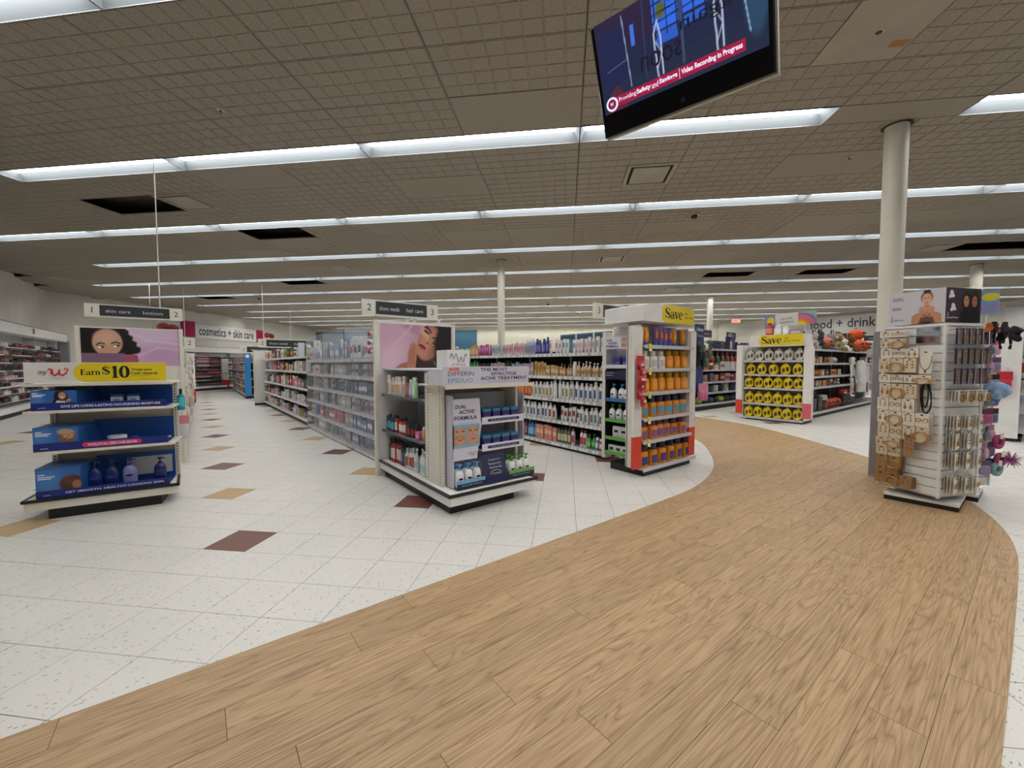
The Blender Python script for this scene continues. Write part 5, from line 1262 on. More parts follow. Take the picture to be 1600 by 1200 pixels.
# ------------------------------------------------------------------ Halloween shelf running on behind the yellow endcap
FH = Fr(9.95, 3.02)
gh = gondola('shelf_run', FH, 7.0, (1.53, 1.22, .925, .684, .13), 1.0, 1.56, 'black-backed shelf run of Halloween goods behind the yellow jugs', BLK, GREYSH, .45, False, .14, 1.2, shelfm=mat('#8a8a8c', .4))
OP, HG = '#d9541a', 'Halloween goods'
pk = ball(.36, .3, OP, '#4c4a1c', '#2a120a')
for k, (x, y, z, sc_, lb) in enumerate(((4.6, .2, 1.53, 1.3, 'beside the column, front'), (5.2, .22, 1.53, 1.3, 'last one by the column'), (4.8, .24, 1.86, 1.15, 'topmost of the stack'), (3.35, .24, 1.72, 1.0, 'behind the soft toys'), (1.95, .2, 1.53, 1.15, 'short of the soft toys'))):
    place(pk if k != 4 else ball(.36, .3, '#c9694a', '#4c3a1c', '#3a1a12'), 'plastic_pumpkin', FH, x, y, z, f'orange carved pumpkin on the top Halloween shelf, {lb}', 'pumpkin', None, rnd2.uniform(-.3, .3), (sc_,) * 3)
box_ = MB().box(-.35, .3, -.1, .1, 0, .17)
o = root('board_stand', FH.sub(3.35, .28, 1.53), 'low dark stand under the pumpkin behind the soft toys', 'stand'); boxp('block', o, mat('#3a2c22', .7), -.2, .2, -.12, .12, 0, .19); boxp('edge', o, mat('#5a4632', .7), -.2, .2, -.125, -.12, .15, .19)
for k, (x, b, e, f, w_, h, lb) in enumerate(((2.75, '#8d7a4e', '#5e5030', '#d9cdb0', .42, .48, 'olive soft toy'), (3.2, '#e0dfdc', '#222224', '#1c1c1e', .4, .34, 'white and black soft toy'), (3.85, '#6a4420', '#523214', '#8a6238', .4, .48, 'brown soft toy'), (2.35, '#8f8d8a', '#4b4a49', '#cfcac4', .32, .5, 'grey soft toy'), (1.45, '#3a3a40', '#222226', '#b9b4b0', .3, .48, 'black and white soft toy'), (1.05, '#a8a4a0', '#55524f', '#3a3634', .28, .44, 'ash grey soft toy'), (.65, '#b0553a', '#7a3422', '#d9b7a0', .32, .3, 'rust soft toy'))):
    place(plush(w_, h, b, e, f), 'soft_toy', FH, x, .15, 1.53, f'{lb} sitting on the top Halloween shelf', 'soft toy')
rowdef = [(1.22, .2, 2.6, 9, 'second'), (.925, .2, 3.0, 11, 'third'), (.684, .2, 2.9, 10, 'fourth'), (.13, .1, 3.6, 10, 'lowest')]
pc = ['#c7471e', '#d9d5cc', '#2c2426', '#b98a5a', '#e0dcd4', '#8a2f1c', '#3a3a40', '#d98a4a', '#cfc8bc']
for z, x0, x1, n, nm in rowdef:
    for i in range(n):
        x = x0 + (x1 - x0) * (i + .5) / n; c = rnd2.choice(pc)
        r_ = rnd2.random(); lab = f'{ordn(i + 1)} from the yellow endcap on the {nm} Halloween shelf'
        if z < .2: pr, nm_, ct_ = rnd2.choice(((ball(.3, .26, '#b8401a', '#4c3a1c', '#2a120a'), 'lantern_pumpkin', 'pumpkin'), (carton(.26, .2, .3, '#1f1d20', '#3a3438'), 'party_box', 'box'), (jar(.26, .34, '#232024', '#b9b5b0', '#6a3420'), 'decor_jar', 'jar'), (carton(.22, .2, .24, '#2a2628', '#c26a2a'), 'party_box', 'box')))
        elif r_ < .4: pr, nm_, ct_ = carton(.2, .14, .14, c, rnd2.choice(pc)), 'party_box', 'box'
        elif r_ < .7: pr, nm_, ct_ = jar(.16, .15, c, rnd2.choice(pc), rnd2.choice(pc)), 'decor_jar', 'jar'
        else: pr, nm_, ct_ = ball(.2, .16, rnd2.choice((OP, '#c86a2a', '#dcd8d0')), '#4c4a1c'), 'small_pumpkin', 'pumpkin'
        place(pr, nm_, FH, x, .16, z, f'{("small", "painted", "glossy")[i % 3]} Halloween {ct_}, {lab}', ct_, HG, rnd2.uniform(-.4, .4))
for i in range(7):
    c = rnd2.choice(pc); place(carton(.2, .14, .16, c, rnd2.choice(pc)), 'party_box', FH, 5.3 + .22 * i, .16, 1.22, f'Halloween party box, {ordn(i + 1)} past the white costume', 'box', HG)
# hanging skeleton
sk = root('skeleton_figure', FH.sub(3.2, -.06, .52), 'shiny hanging skeleton figure in front of the Halloween shelf', 'figure')
bone = mat('#e6e4e0', .2, .2)
sm = MB().loft([(.66, .03, .03), (.7, .06, .06), (.77, .075, .075), (.83, .06, .06), (.85, .02, .02)], 12)
add('skull', sm.mesh('skull', True), bone, sk)
add('eye_sockets', MB().disc_y(-.027, .765, .018, .02, -.078, -.06).disc_y(.027, .765, .018, .02, -.078, -.06), mat('#141414', .7), sk)
tm = MB().tube([(0, 0, .68), (0, .01, .3)], .016, 6)
for i in range(7): tm.ring(0, -.01, .62 - .042 * i, .085 - .004 * abs(i - 2), .009, 12, 5, 1.0, -.3, math.pi + .3)
tm.tube([(-.12, 0, .64), (.12, 0, .64)], .014); tm.loft([(.24, .05, .03), (.28, .1, .05), (.32, .08, .04)], 10)
add('rib_cage', tm, bone, sk)
for sx in (-1, 1):
    add('arm', MB().tube([(sx * .12, 0, .64), (sx * .16, -.02, .45), (sx * .17, -.05, .28), (sx * .18, -.06, .2)], [.016, .013, .011, .018]), bone, sk)
    add('leg', MB().tube([(sx * .06, 0, .28), (sx * .08, -.02, .1), (sx * .07, 0, -.1), (sx * .08, -.05, -.14)], [.02, .016, .013, .02]), bone, sk)
cs = root('fur_costume', FH.sub(4.15, -.03, .45), 'long white fur costume hanging beside the skeleton figure', 'costume')
add('robe', MB().loft([(0, .27, .1), (.2, .29, .12), (.5, .26, .11), (.75, .2, .1), (.84, .09, .06)], 18).mesh('robe', True), noisy('white_fur', '#b9b7b2', '#dedcd8', 45, .95, 1.0), cs)
for sx in (-1, 1): add('sleeve', MB().tube([(sx * .16, 0, .76), (sx * .28, -.02, .5), (sx * .3, -.03, .25)], [.07, .08, .09], 10), noisy('white_fur', '#b9b7b2', '#dedcd8', 45, .95, 1.0), cs)
add('hanger', MB().tube([(0, 0, .84), (0, 0, .93)], .006), bone, cs)
for k, x in enumerate((3.15, 3.75)):
    place(jar(.24, .12, '#b3262a', '#c94a44', '#d8c9c4'), 'red_bowl', FH, x, -.03 + .16, .3 + .13, f'red bowl at the skeleton figure\'s feet, {ordn(k + 1)} from the yellow endcap', 'bowl', 'red bowls')
bl = root('low_stand', FH.sub(3.45, .13, .13), 'low dark stand under the red bowls', 'stand'); boxp('top', bl, mat('#4a4644', .6), -.5, .5, -.13, .13, .28, .3); boxp('body', bl, mat('#2b2828', .7), -.48, .48, -.1, .12, 0, .28)
pb = root('costume_bag', FH.sub(5.0, -.01, .3), 'flat white costume bag with a picture hanging by the fur costume', 'bag'); boxp('bag', pb, mat('#b4b0b8', .5), -.2, .2, 0, .03, 0, .85)
add('picture', MB().prism_y([(-.1, .1), (.08, .1), (.1, .35), (.05, .6), (-.06, .6), (-.12, .35)], -.002, 0), mat('#5c3f38', .6), pb)
for k in range(9):
    place(hangpack(.13, .24, rnd2.choice(('#b0466a', '#3f6fb0', '#c23a3a', '#8a5aa0', '#c06fa8')), rnd2.choice(('#a85a8a', '#4a4a6a', '#c9bcc6')), .04), 'party_pack', FH, .1 + .1 * (k % 2), -.07, 1.32 - .135 * k, f'bright party pack on the endcap strip, {ordn(k + 1)} from the top', 'pack', 'strip packs beside the yellow endcap', .3)

# ------------------------------------------------------------------ next seasonal run, seen between the razor board and the yellow endcap
FR2 = Fr(9.7, 5.3)
gr = gondola('shelf_run', FR2, 5.0, (1.6, 1.05, .73, .45, .16), .9, 1.62, 'dark shelf run of mixed gifts seen past the blue razor board', BLK, GREYSH, .45, False, .15, 1.2)
for k in range(7): place(plush(.26, .3, rnd2.choice(('#d8d4cb', '#e2dfd8')), '#cfc8ba', '#a8a29a'), 'soft_toy', FR2, .25 + .17 * (k % 4) + .05 * (k // 4), .12 + .12 * (k // 4), 1.6 + .16 * (k // 4), f'cream soft toy piled above the gifts, {ordn(k + 1)} from the razor board', 'soft toy', 'cream soft toys', rnd2.uniform(-.5, .5))
for li, (z, cs_) in enumerate(((1.6, ('#2b2d33', '#3f5560', '#2b2d63')), (1.05, ('#cfcac6', '#b9bec2', '#8f2f22', '#a8684a')), (.73, ('#b98a6a', '#7a3a34', '#c08aa0', '#5c5f7a')), (.45, ('#c9c4ba', '#2e3040', '#8a8f9a', '#3b3a40')), (.16, ('#34506e', '#a8b83a', '#2a2c33')))):
    for i in range(11):
        x = (1.1 if li == 0 else .25) + .3 * i
        if x > 4.8: break
        c = rnd2.choice(cs_)
        pr, ct_ = ((carton(.2, .16, .22, c, rnd2.choice(cs_)), 'box') if rnd2.random() < .5 else (jar(.18, .18, c, rnd2.choice(cs_)), 'jar')) if li != 4 else (ball(.24, .18, c, c), 'cushion ball')
        place(pr, 'gift_' + ct_.split()[0], FR2, x, .15, z, f'gift {ct_}, {ordn(i + 1)} from the razor board on the {("top", "second", "third", "fourth", "lowest")[li]} dark shelf', ct_, 'gift goods', rnd2.uniform(-.4, .4))
for k in range(10):
    place(hangpack(.16, .34, rnd2.choice(('#6a2f22', '#8f3a28', '#2e5a3a', '#5a2a22')), rnd2.choice(('#a83a24', '#7a4a30', '#3a6a44')), .05), 'garland_pack', FR2, .4 + .28 * k, .12, 1.2, f'hanging garland pack under the top gift shelf, {ordn(k + 1)} from the razor board', 'pack', 'garland packs')
bg = root('gift_bag', FR2.sub(2.25, .06, 1.6), 'purple gift bag with a round handle on the top gift shelf', 'bag')
boxp('bag', bg, mat('#35275c', .5), -.16, .16, 0, .12, 0, .36); boxp('white_panel', bg, mat('#c9c4c8', .5), -.14, -.02, -.003, 0, .02, .24); add('handle', MB().ring(0, .06, .36, .09, .012, 12, 6, 1, 0, math.pi), mat('#b8a8b0', .5), bg)
for k in range(2):
    o = root('category_sign', FR2.sub(1.35 + 1.5 * k, .5, 1.95), f'small black sign above the gift shelf, {ordn(k + 1)} from the razor board', 'sign', 'small black signs'); boxp('board', o, SIGND, 0, .6, 0, .012, 0, .2); text('seasonal', o, SIGNT, .3, .1, .3, .05, -.002); boxp('stem', o, SIGNW, .29, .31, 0, .012, -.34, 0)

# ------------------------------------------------------------------ white end panel and shelf at the frame's edge
FRP = Fr(9.9, .5, 0, -math.pi / 2)
wp = root('aisle_divider', FRP, 'white end panel behind the hair accessory rack', 'panel'); boxp('board', wp, WHITE, 0, .3, 0, .04, .05, 1.62); boxp('foot', wp, BLACK, .02, .28, .0, .04, 0, .05)
g0 = gondola('shelf_run', Fr(9.95, .12), 5.5, (1.35, 1.05, .75, .45, .15), .4, 1.6, 'grey shelf run past the white end panel', mat('#77756f', .7), GREYSH, .36, False, .1, 1.2)
for i in range(8): place(carton(.2, .14, .16, rnd2.choice(pc), rnd2.choice(pc)), 'snack_box', Fr(9.95, .12), .4 + .4 * i, .14, (.75, 1.05)[i % 2], f'snack box on the grey shelf, {ordn(i + 1)} past the white end panel', 'box', 'snack boxes')
o = root('red_bag', Fr(9.84, .36, .72, -math.pi / 2), 'red snack bag hanging on the white end panel', 'bag')
for n_, me, m_ in hangpack(.17, .36, '#b81f2c', '#c4232f', .02): add(n_, me, m_, o)
boxp('blue_print', o, mat('#2c4a9a', .5), -.05, .05, -.024, -.02, .1, .18)

# ------------------------------------------------------------------ jewellery spinner and hair accessory rack
def spinner(fr, label, base_sq, S=.44, H=1.52):
    o = root('spinner_rack', fr, label, 'rack')
    s_ = S / 2
    bm = MB().box(-.23, .23, -.23, .23, .04, .062); b = add('base_plate', bm, WHITE, o); b.rotation_euler = (0, 0, base_sq - fr.a)
    b2 = add('base_skirt', MB().box(-.228, .228, -.228, .228, 0, .04), BLACK, o); b2.rotation_euler = (0, 0, base_sq - fr.a)
    add('core', MB().box(-s_ + .012, s_ - .012, -s_ + .012, s_ - .012, .1, H - .002), mat('#cfccc4', .6), o)
    add('spindle', MB().cyl(0, 0, .06, .1, .05, 12), mat('#555', .4), o)
    for f_ in range(4):                                    # slatted wall boards, one slat a piece
        a = f_ * math.pi / 2
        n = 19; dz = (H - .12) / n
        for i in range(n):
            sl = add('slat', MB().box(-s_, s_, -s_, -s_ + .014, .11 + dz * i + .004, .11 + dz * (i + 1) - .004), WHITE, o); sl.rotation_euler = (0, 0, a)
        for sx in (-1, 1): 
            cp = add('corner_post', MB().box(sx * s_ - .008, sx * s_ + .008, -s_ - .006, -s_ + .01, .1, H), WHITE, o); cp.rotation_euler = (0, 0, a)
    boxp('cap', o, WHITE, -s_ - .006, s_ + .006, -s_ - .006, s_ + .006, H - .01, H + .012)
    return o
RA = math.radians(-24)
FS = Fr(5.06, .60, 0, RA)
sp = spinner(FS, 'white four-sided jewellery spinner rack on the wooden path', 0.0)
bxh = .28
boxp('sign_box', sp, mat('#cbc8cc', .5), -.2, .2, -.2, .2, 1.54, 1.82)
# left face print (faces local -x) and right face print (faces local -y)
def facefr(fr, f_, S=.44): return fr.sub(*((-S / 2, 0) if f_ == 'l' else (0, -S / 2)), 0, -math.pi / 2 if f_ == 'l' else 0.0)
FL_, FRr = facefr(FS, 'l'), facefr(FS, 'r')
P = Paint(.4, .28, .0028, '#c3c1c9'); a_ = .4 / .28
P.ell(.98, .78, .15, .2, '#8d5f49', 0, .2); P.ell(.98, .95, .09, .07, '#3a2620', 0, .3); P.ell(.98, .72, .115, .17, '#cfa187', 0, .12)
P.poly([(.6, 0), (.62, .25), (.75, .33), (.92, .36), (1.06, .36), (1.22, .33), (1.34, .25), (1.36, 0)], '#b9805f'); P.rect(.92, .35, 1.05, .56, '#bd8768')
P.poly([(.72, 0), (.74, .2), (1.2, .2), (1.24, 0)], '#6b4030'); P.poly([(.86, 0), (.87, .06), (1.1, .06), (1.12, 0)], '#1a1416')
P.ell(.88, .42, .09, .1, '#c69074', .4, .3); P.ell(1.09, .42, .09, .1, '#c69074', -.4, .3); P.line([(.75, .05), (.86, .38)], .045, '#bd8768'); P.line([(1.24, .05), (1.11, .38)], .045, '#bd8768')
P.line([(.92, .76), (.96, .77)], .01, '#3a241c'); P.line([(1.01, .77), (1.05, .76)], .01, '#3a241c'); P.ell(.985, .62, .035, .014, '#9d4a44'); P.line([(.98, .75), (.975, .67)], .006, '#a87458', .7)
P.line([(.9, .28), (.99, .2), (1.08, .28)], .01, '#5a3a22')
for i, (x1, z) in enumerate(((.36, .83), (.4, .77), (.34, .53), (.34, .48))): P.rect(.09, z, x1, z + .022, '#6f6d75')
P.line([(.07, .12), (.1, .3), (.08, .14), (.18, .16), (.2, .2), (.22, .14), (.3, .18), (.33, .14), (.42, .16)], .008, '#3a3a42')
ads = add('advert', MB().box(-.2, .2, .02, .021, 1.54, 1.541), WHITE, sp); bpy.data.objects.remove(ads, do_unlink=True)
o1 = P.obj('advert_print', sp, -.2, 1.54, -.202); o1.rotation_euler = (0, 0, -math.pi / 2)
P = Paint(.4, .28, .0028, '#3b2f3c')
for gx, gz in ((.22, .82), (.3, .45)):
    P.ell(gx, gz, .08, .11, '#dcdadb', .2, .15); P.ell(gx - .07, gz - .08, .05, .05, '#dcdadb', 0, .2); P.ell(gx + .07, gz - .06, .05, .04, '#dcdadb', 0, .2)
for gx, c in ((.82, '#b98263'), (1.16, '#a56f55')):
    P.ell(gx, .62, .2, .3, '#221713', 0, .2); P.ell(gx, .62, .11, .16, c, 0, .15); P.ell(gx, .15, .25, .25, '#1a171b', 0, .3); P.line([(gx - .06, .67), (gx - .02, .67)], .012, '#2a1a16'); P.line([(gx + .03, .67), (gx + .07, .67)], .012, '#2a1a16'); P.ell(gx, .52, .035, .014, '#8f3f3c')
P.line([(.07, .1), (.1, .28), (.08, .12), (.2, .15), (.24, .12), (.34, .16), (.42, .13), (.5, .15)], .01, '#d6d3d8')
P.obj('advert_print', sp, -.2, 1.54, -.202)
GOLD = mat('#b98a4a', .3, .6); SILV = mat('#c9c6c2', .25, .7); CARD = mat('#d0c3ac', .6); CARD2 = mat('#dcd6ca', .6); BRN = mat('#9a7a54', .6)
jm = {}
def jewel(kind):                                       # the pieces on one card
    if kind in jm: return jm[kind]
    ms = []
    for sx in (-1, 1):
        m = MB()
        if kind == 'hoops': m.ring(sx * .016, -.004, .045, .012, .0022, 12, 5)
        elif kind == 'studs':
            for i in range(3): m.loft([(.03 + .018 * i, .003, .003), (.034 + .018 * i, .005, .004), (.038 + .018 * i, .003, .003)], 6, sx * .013, -.004)
        elif kind == 'drops':
            m.tube([(sx * .014, -.004, .07), (sx * .014, -.004, .045)], .0015, 4); m.loft([(.02, .002, .002), (.03, .008, .004), (.046, .003, .003)], 7, sx * .014, -.005)
        elif kind == 'bangle': m.ring(.004 * sx, -.014 + .004 * sx, .03, .034, .003, 18, 6, 1.0)
        elif kind == 'necklace' and sx < 0:
            m.tube([(.03 * math.cos(math.pi * i / 12), -.004, .07 - .055 * math.sin(math.pi * i / 12)) for i in range(13)], .0016, 5)
        else: m.loft([(.004, .003, .003), (.01, .006, .004), (.016, .002, .002)], 7, 0, -.005)
        ms.append(m.mesh('jewellery'))
    jm[kind] = ms; return ms
cards = {}
def cardm(w_, h):
    k = (w_, h)
    if k not in cards:
        cards[k] = (MB().box(-w_ / 2, w_ / 2, -.001, .001, 0, h).mesh('card'), MB().disc_y(0, h - .012, .01, .005, -.0016, -.001, 10).mesh('hang_hole'))
    return cards[k]
def hang(fr, x, z, w_, h, kind, card, metal, label, group, depth=3, tilt=0.0):
    me, ho = cardm(w_, h)
    for d_ in range(depth):
        p = fr.pt(x + .002 * d_, -.07 + .022 * d_, z - h)
        o = add('jewellery_card', me, card, None, p, fr.a + tilt)
        tag(o, label if d_ == 0 else label.replace('card', ('card just behind', 'card last behind', 'card next behind')[d_ % 3], 1) if False else (label if d_ == 0 else f'{label}, {("", "second", "third", "fourth")[d_]} back'), 'jewellery card', group)
        if d_ == 0:
            add('hang_hole', ho, INK, o)
            for q in jewel(kind): add('jewellery', q, metal, o).scale = (w_ / .06, 1, h / .09)
    o = root('display_peg', fr.sub(x, 0, z - .012), f'peg carrying the {label}', 'peg', 'jewellery pegs')
    add('rod', MB().tube([(0, .0, 0), (0, -.085, 0), (0, -.09, .006)], .002, 5), mat('#1c1a18', .4, .5), o)
# left face: rows of cards; big mirror at the top
kinds = ['studs', 'hoops', 'drops', 'bangle', 'necklace']
rows = [(1.49, 2, .055), (1.42, 2, .075), (1.335, 3, .08), (1.25, 3, .12), (1.11, 4, .07), (1.03, 3, .12), (.905, 3, .11), (.79, 4, .11), (.675, 4, .12), (.55, 2, .075), (.47, 2, .075), (.39, 2, .1), (.29, 2, .09), (.24, 3, .1)]
gold_g = 'jewellery on the spinner'
for ri, (z, n, h) in enumerate(rows):
    for i in range(n):
        x = -.155 + .096 * i + .006 * (ri % 3 - 1)
        k = kinds[(ri * 2 + i) % 4]; cd_ = (CARD2, CARD, BRN)[(ri + i) % 2 if ri < 8 else 2 - (i % 2 if ri != 13 else 1)]
        hang(FL_, x, z, .09, h, k, cd_, GOLD, f'gold {k} card, {ordn(i + 1)} peg of {ordn(ri + 1)} row, column side', gold_g, 3, .0)
hang(FL_, .14, 1.31, .085, .19, 'necklace', CARD2, mat('#6f675c', .3, .6), 'tall necklace card under the mirror, column side', gold_g, 1)
hang(FL_, .05, .6, .075, .19, 'studs', BRN, BRN, 'tall plain brown card, column side', gold_g, 1)
bd = root('bead_strand', FL_.sub(.13, -.03, .82), 'black bead necklace loops hanging on the column side', 'necklace')
add('strand', MB().tube([(.035 * math.cos(a) * (1 - .2 * math.sin(a * 2)), 0, .1 + .13 * math.sin(a)) for a in [2 * math.pi * i / 20 for i in range(21)]], .006, 5), mat('#19171a', .3), bd)
add('strand', MB().tube([(.02 * math.cos(a), -.01, .12 + .1 * math.sin(a)) for a in [2 * math.pi * i / 16 for i in range(17)]], .005, 5), mat('#19171a', .3), bd)
mi = root('rack_mirror', FL_.sub(.0, 0, 0), 'small square mirror at the top of the jewellery spinner', 'mirror'); boxp('glass', mi, mat('#b9c2cc', .05, 1.0), .03, .19, -.012, -.006, 1.375, 1.5)
# right face: dark Halloween jewellery above, white cards below
for ri, z in enumerate((1.49, 1.33, 1.17)):
    for i in range(6):
        k = rnd2.choice(('drops', 'hoops', 'studs'))
        hang(FRr, -.18 + .07 * i, z, .05, .13, k, mat(rnd2.choice(('#4a3550', '#3c2c34', '#5a4a52', '#6a6070')), .6), rnd2.choice((SILV, mat('#c26a2a', .4))), f'dark Halloween earring card, {ordn(i + 1)} peg of {ordn(ri + 1)} row, cap side', 'Halloween jewellery', 2, .25)
for ri, (z, n, h) in enumerate(((.99, 4, .09), (.79, 3, .12), (.64, 3, .125), (.49, 3, .14), (.29, 3, .14))):
    for i in range(n):
        k = rnd2.choice(('drops', 'hoops', 'studs')) if ri else 'bangle'
        hang(FRr, -.15 + (.13 if n == 3 else .1) * i, z, .085, h, k, CARD2, (GOLD, SILV)[(i + ri) % 2], f'white {k} card, {ordn(i + 1)} peg of {ordn(ri + 4)} row, cap side', 'jewellery on white cards', 4, .3)
cap_fr = FRr.sub(.24, -.05, 0)
hb_ = root('bow_headband', FRr.sub(.2, -.1, 1.46), 'black cat ear headband hanging at the corner of the spinner', 'headband')
add('band', MB().ring(0, 0, -.05, .075, .01, 14, 6, .8, -.6, math.pi + .6), mat('#17141a', .8), hb_)
for sx in (-1, 1): add('ear', MB().prism_y([(sx * .02, .01), (sx * .075, .0), (sx * .065, .08)], -.015, .015), mat('#1b161f', .8), hb_)
hb_ = root('bow_headband', FRr.sub(.36, -.06, 1.44), 'black bow headband hanging above the blue cap', 'headband')
add('band', MB().ring(0, 0, -.07, .08, .01, 14, 6, .8, -.6, math.pi + .6), mat('#17141a', .8), hb_)
for sx in (-1, 1): add('bow_loop', MB().tube([(0, -.01, .0), (sx * .06, -.02, .045), (sx * .11, -.02, .03), (sx * .1, -.02, -.03), (0, -.01, .0)], [.012, .03, .034, .03, .012], 8), mat('#151218', .85), hb_)
oh = root('orange_headband', FRr.sub(.12, -.09, 1.48), 'purple and orange bow headband by the spinner corner', 'headband')
add('band', MB().ring(0, 0, -.05, .06, .008, 12, 6, .8, -.6, math.pi + .6), mat('#3a2444', .8), oh)
for sx in (-1, 1): add('bow_loop', MB().tube([(0, 0, 0), (sx * .04, -.01, .03), (sx * .06, -.01, -.01), (0, 0, 0)], [.01, .022, .022, .01], 7), mat('#b3602a', .8), oh)
# the second rack, hair ties and hats
F5 = Fr(5.56, .53, 0, RA)
sp2 = spinner(F5, 'second white spinner rack of hair accessories behind the jewellery', 0.0, .4, 1.5)
F5r = facefr(F5, 'r', .4)
hc = [('#7a2f55', '#a8507e'), ('#3a3f4a', '#6a7280'), ('#b06a86', '#d09ab0'), ('#5a4a6a', '#8f7fa0'), ('#2a2c33', '#7f8f96')]
for ri in range(8):
    for i in range(3):
        c = hc[(ri + i) % 5]
        place(hangpack(.09, .13, c[0], c[1], .02), 'hair_tie_pack', F5r, -.13 + .12 * i, -.05 - .03 * (i % 2), 1.28 - .15 * ri, f'hair tie pack on the second rack, {ordn(i + 1)} peg of {ordn(ri + 1)} row', 'pack', 'hair tie packs', rnd2.uniform(-.4, .4))
for k, (z, c) in enumerate(((.52, '#9c3f6a'), (.36, '#8c3a66'), (.28, '#7fa0a0'))):
    s_ = root('scrunchie', F5r.sub(.1 + .03 * (k % 2), -.1, z), f'{("pink", "plum", "grey green")[k]} scrunchie hanging on the second rack', 'scrunchie')
    add('ring', MB().ring(0, 0, 0, .045, .02, 16, 7), mat(c, .9), s_); add('label_card', MB().box(-.02, .02, -.022, -.02, .03, .08), CARD2, s_)
pp = root('feather_pompom', F5r.sub(.24, -.12, .36), 'fuzzy pink and violet pompom sticking out from the second rack', 'pompom')
pm = MB(); r3 = random.Random(3)
for k in range(60):
    d = Vector((r3.gauss(0, 1), r3.gauss(0, 1), r3.gauss(0, 1))).normalized() * r3.uniform(.05, .085); pm.tube([(0, 0, 0), tuple(d)], [.006, .002], 4)
add('feathers', pm, mat('#a86a9a', .9), pp); add('stem', MB().tube([(-.2, .1, 0), (0, 0, 0)], .005), mat('#6a6a8a', .5), pp)
cp = root('baseball_cap', F5r.sub(-.03, -.11, .96), 'blue tie-dye cap hanging on the second rack', 'cap')
dye = noisy('tie_dye', '#5f86b8', '#a9c4de', 14, .85)
add('crown', MB().loft([(.0, .115, .1), (.05, .12, .105), (.12, .1, .09), (.17, .055, .05), (.185, .01, .01)], 16).mesh('crown', True), dye, cp)
add('brim', MB().prism([(-.1, 0), (-.09, -.09), (-.05, -.15), (.05, -.15), (.09, -.09), (.1, 0)], -.006, .004), noisy('tie_dye_dark', '#44689a', '#7fa2cc', 14, .85), cp)
cp.rotation_euler = (1.15, .35, RA - .5); cp.scale = (.68,) * 3
g2s = root('promotion_sign', Fr(7.0, .5, 1.755, -math.pi / 2), 'small blue standing sign with a yellow sun past the spinner racks', 'sign')
P = Paint(.18, .26, .004, '#7292bb'); P.ell(.45, .72, .26, .17, '#cfc334', 0, .1); P.ell(.4, .3, .3, .2, '#8f7fb0', 0, .1); P.ell(.4, .42, .16, .1, '#7292bb', 0, .1)
boxp('board', g2s, mat('#7292bb', .5), 0, .18, 0, .01, 0, .26); P.obj('print', g2s, 0, 0, -.001)
add('stand_pole', MB().cyl(.09, .02, -1.755, .2, .008, 8), SIGNW, g2s); add('foot', MB().cyl(.09, .02, -1.755, -1.735, .1, 16), SIGNW, g2s)

# ------------------------------------------------------------------ monitor hanging from the ceiling
mx, my = (0.463 + 1.919) * Q, (1.919 - 0.463) * Q
TA = -0.574 - math.pi / 4
W_, H_ = .74, .4625
tv = root('security_monitor', Fr(mx, my, 2.572, TA), 'black security monitor hanging tilted from the ceiling over the path', 'monitor')
tv.rotation_euler = Matrix.Rotation(TA, 3, 'Z').to_4x4().to_euler()
tilt = .352
tv.rotation_euler = (Matrix.Rotation(TA, 4, 'Z') @ Matrix.Rotation(tilt, 4, 'X')).to_euler()
DK = mat('#0a0a0c', .25)
add('casing', MB().cbox(-W_ / 2, W_ / 2, .0, .05, -H_ / 2, H_ / 2, .006), DK, tv)
boxp('rear_shell', tv, mat('#b5ae9f', .5), -W_ / 2 - .004, W_ / 2 + .004, .035, .075, -H_ / 2 - .004, H_ / 2 + .004)
SW, SH = .70, .372
P = Paint(SW, SH, .0035, '#1d2340'); a_ = SW / SH
P.poly([(0, .55), (a_, .75), (a_, 1), (0, 1)], '#2a1d3a'); P.poly([(0, 0), (a_, 0), (a_, .35), (.3, .3)], '#20283f')
P.rect(.72, .62, 1.02, .97, '#2f63d8'); P.rect(1.06, .66, 1.4, .99, '#2f63d8'); P.rect(.45, .6, .5, .82, '#3a6ad0'); P.rect(.74, .48, 1.0, .6, '#2b55b8'); P.rect(1.07, .54, 1.3, .63, '#2b55b8')
P.ell(.82, .8, .055, .08, '#4f5a2a', 0, .2); P.ell(1.2, .9, .05, .07, '#4f5a2a', 0, .2); P.ell(.93, .9, .04, .06, '#24304a', 0, .3)
for z in (.7, .78, .88): P.line([(.7, z), (1.45, z + .03)], .008, '#16203f')
for x in (.75, .88, 1.0, 1.18, 1.3): P.line([(x, .55), (x, 1)], .008, '#16203f')
P.line([(1.04, .2), (1.04, 1)], .014, '#3a4560'); P.line([(.6, .2), (.62, 1)], .01, '#2c3550')
for x in (.74, 1.4): P.line([(x, .15), (x - .02, .6), (x + .03, .72), (x + .06, .55), (x + .06, .18)], .009, '#a9b2cc', .9); P.line([(x, .25), (x + .06, .4), (x, .52)], .006, '#a9b2cc', .7)
P.rect(.02, .3, .38, .9, '#1c2246'); P.line([(.4, .2), (.36, .95)], .006, '#9aa2c0', .8); P.line([(.1, .45), (.38, .5)], .005, '#5a6488', .8)
P.poly([(.05, .02), (.1, .2), (.22, .28), (.33, .1), (.32, 0), (.05, 0)], '#5a1f33', .8); P.ell(1.78, .6, .12, .45, '#2a4a66', 0, .3, .7); P.line([(1.72, .2), (1.66, .6), (1.74, .98)], .006, '#8fb0c4', .8)
scr = P.obj('screen', tv, -SW / 2, -.135, -.0015, SCREEN)
def lit(c, e): return mat(c, .5, 0, .5, e)
boxp('banner', tv, lit('#8f1238', .8), -.29, .27, -.003, -.002, -.118, -.075)
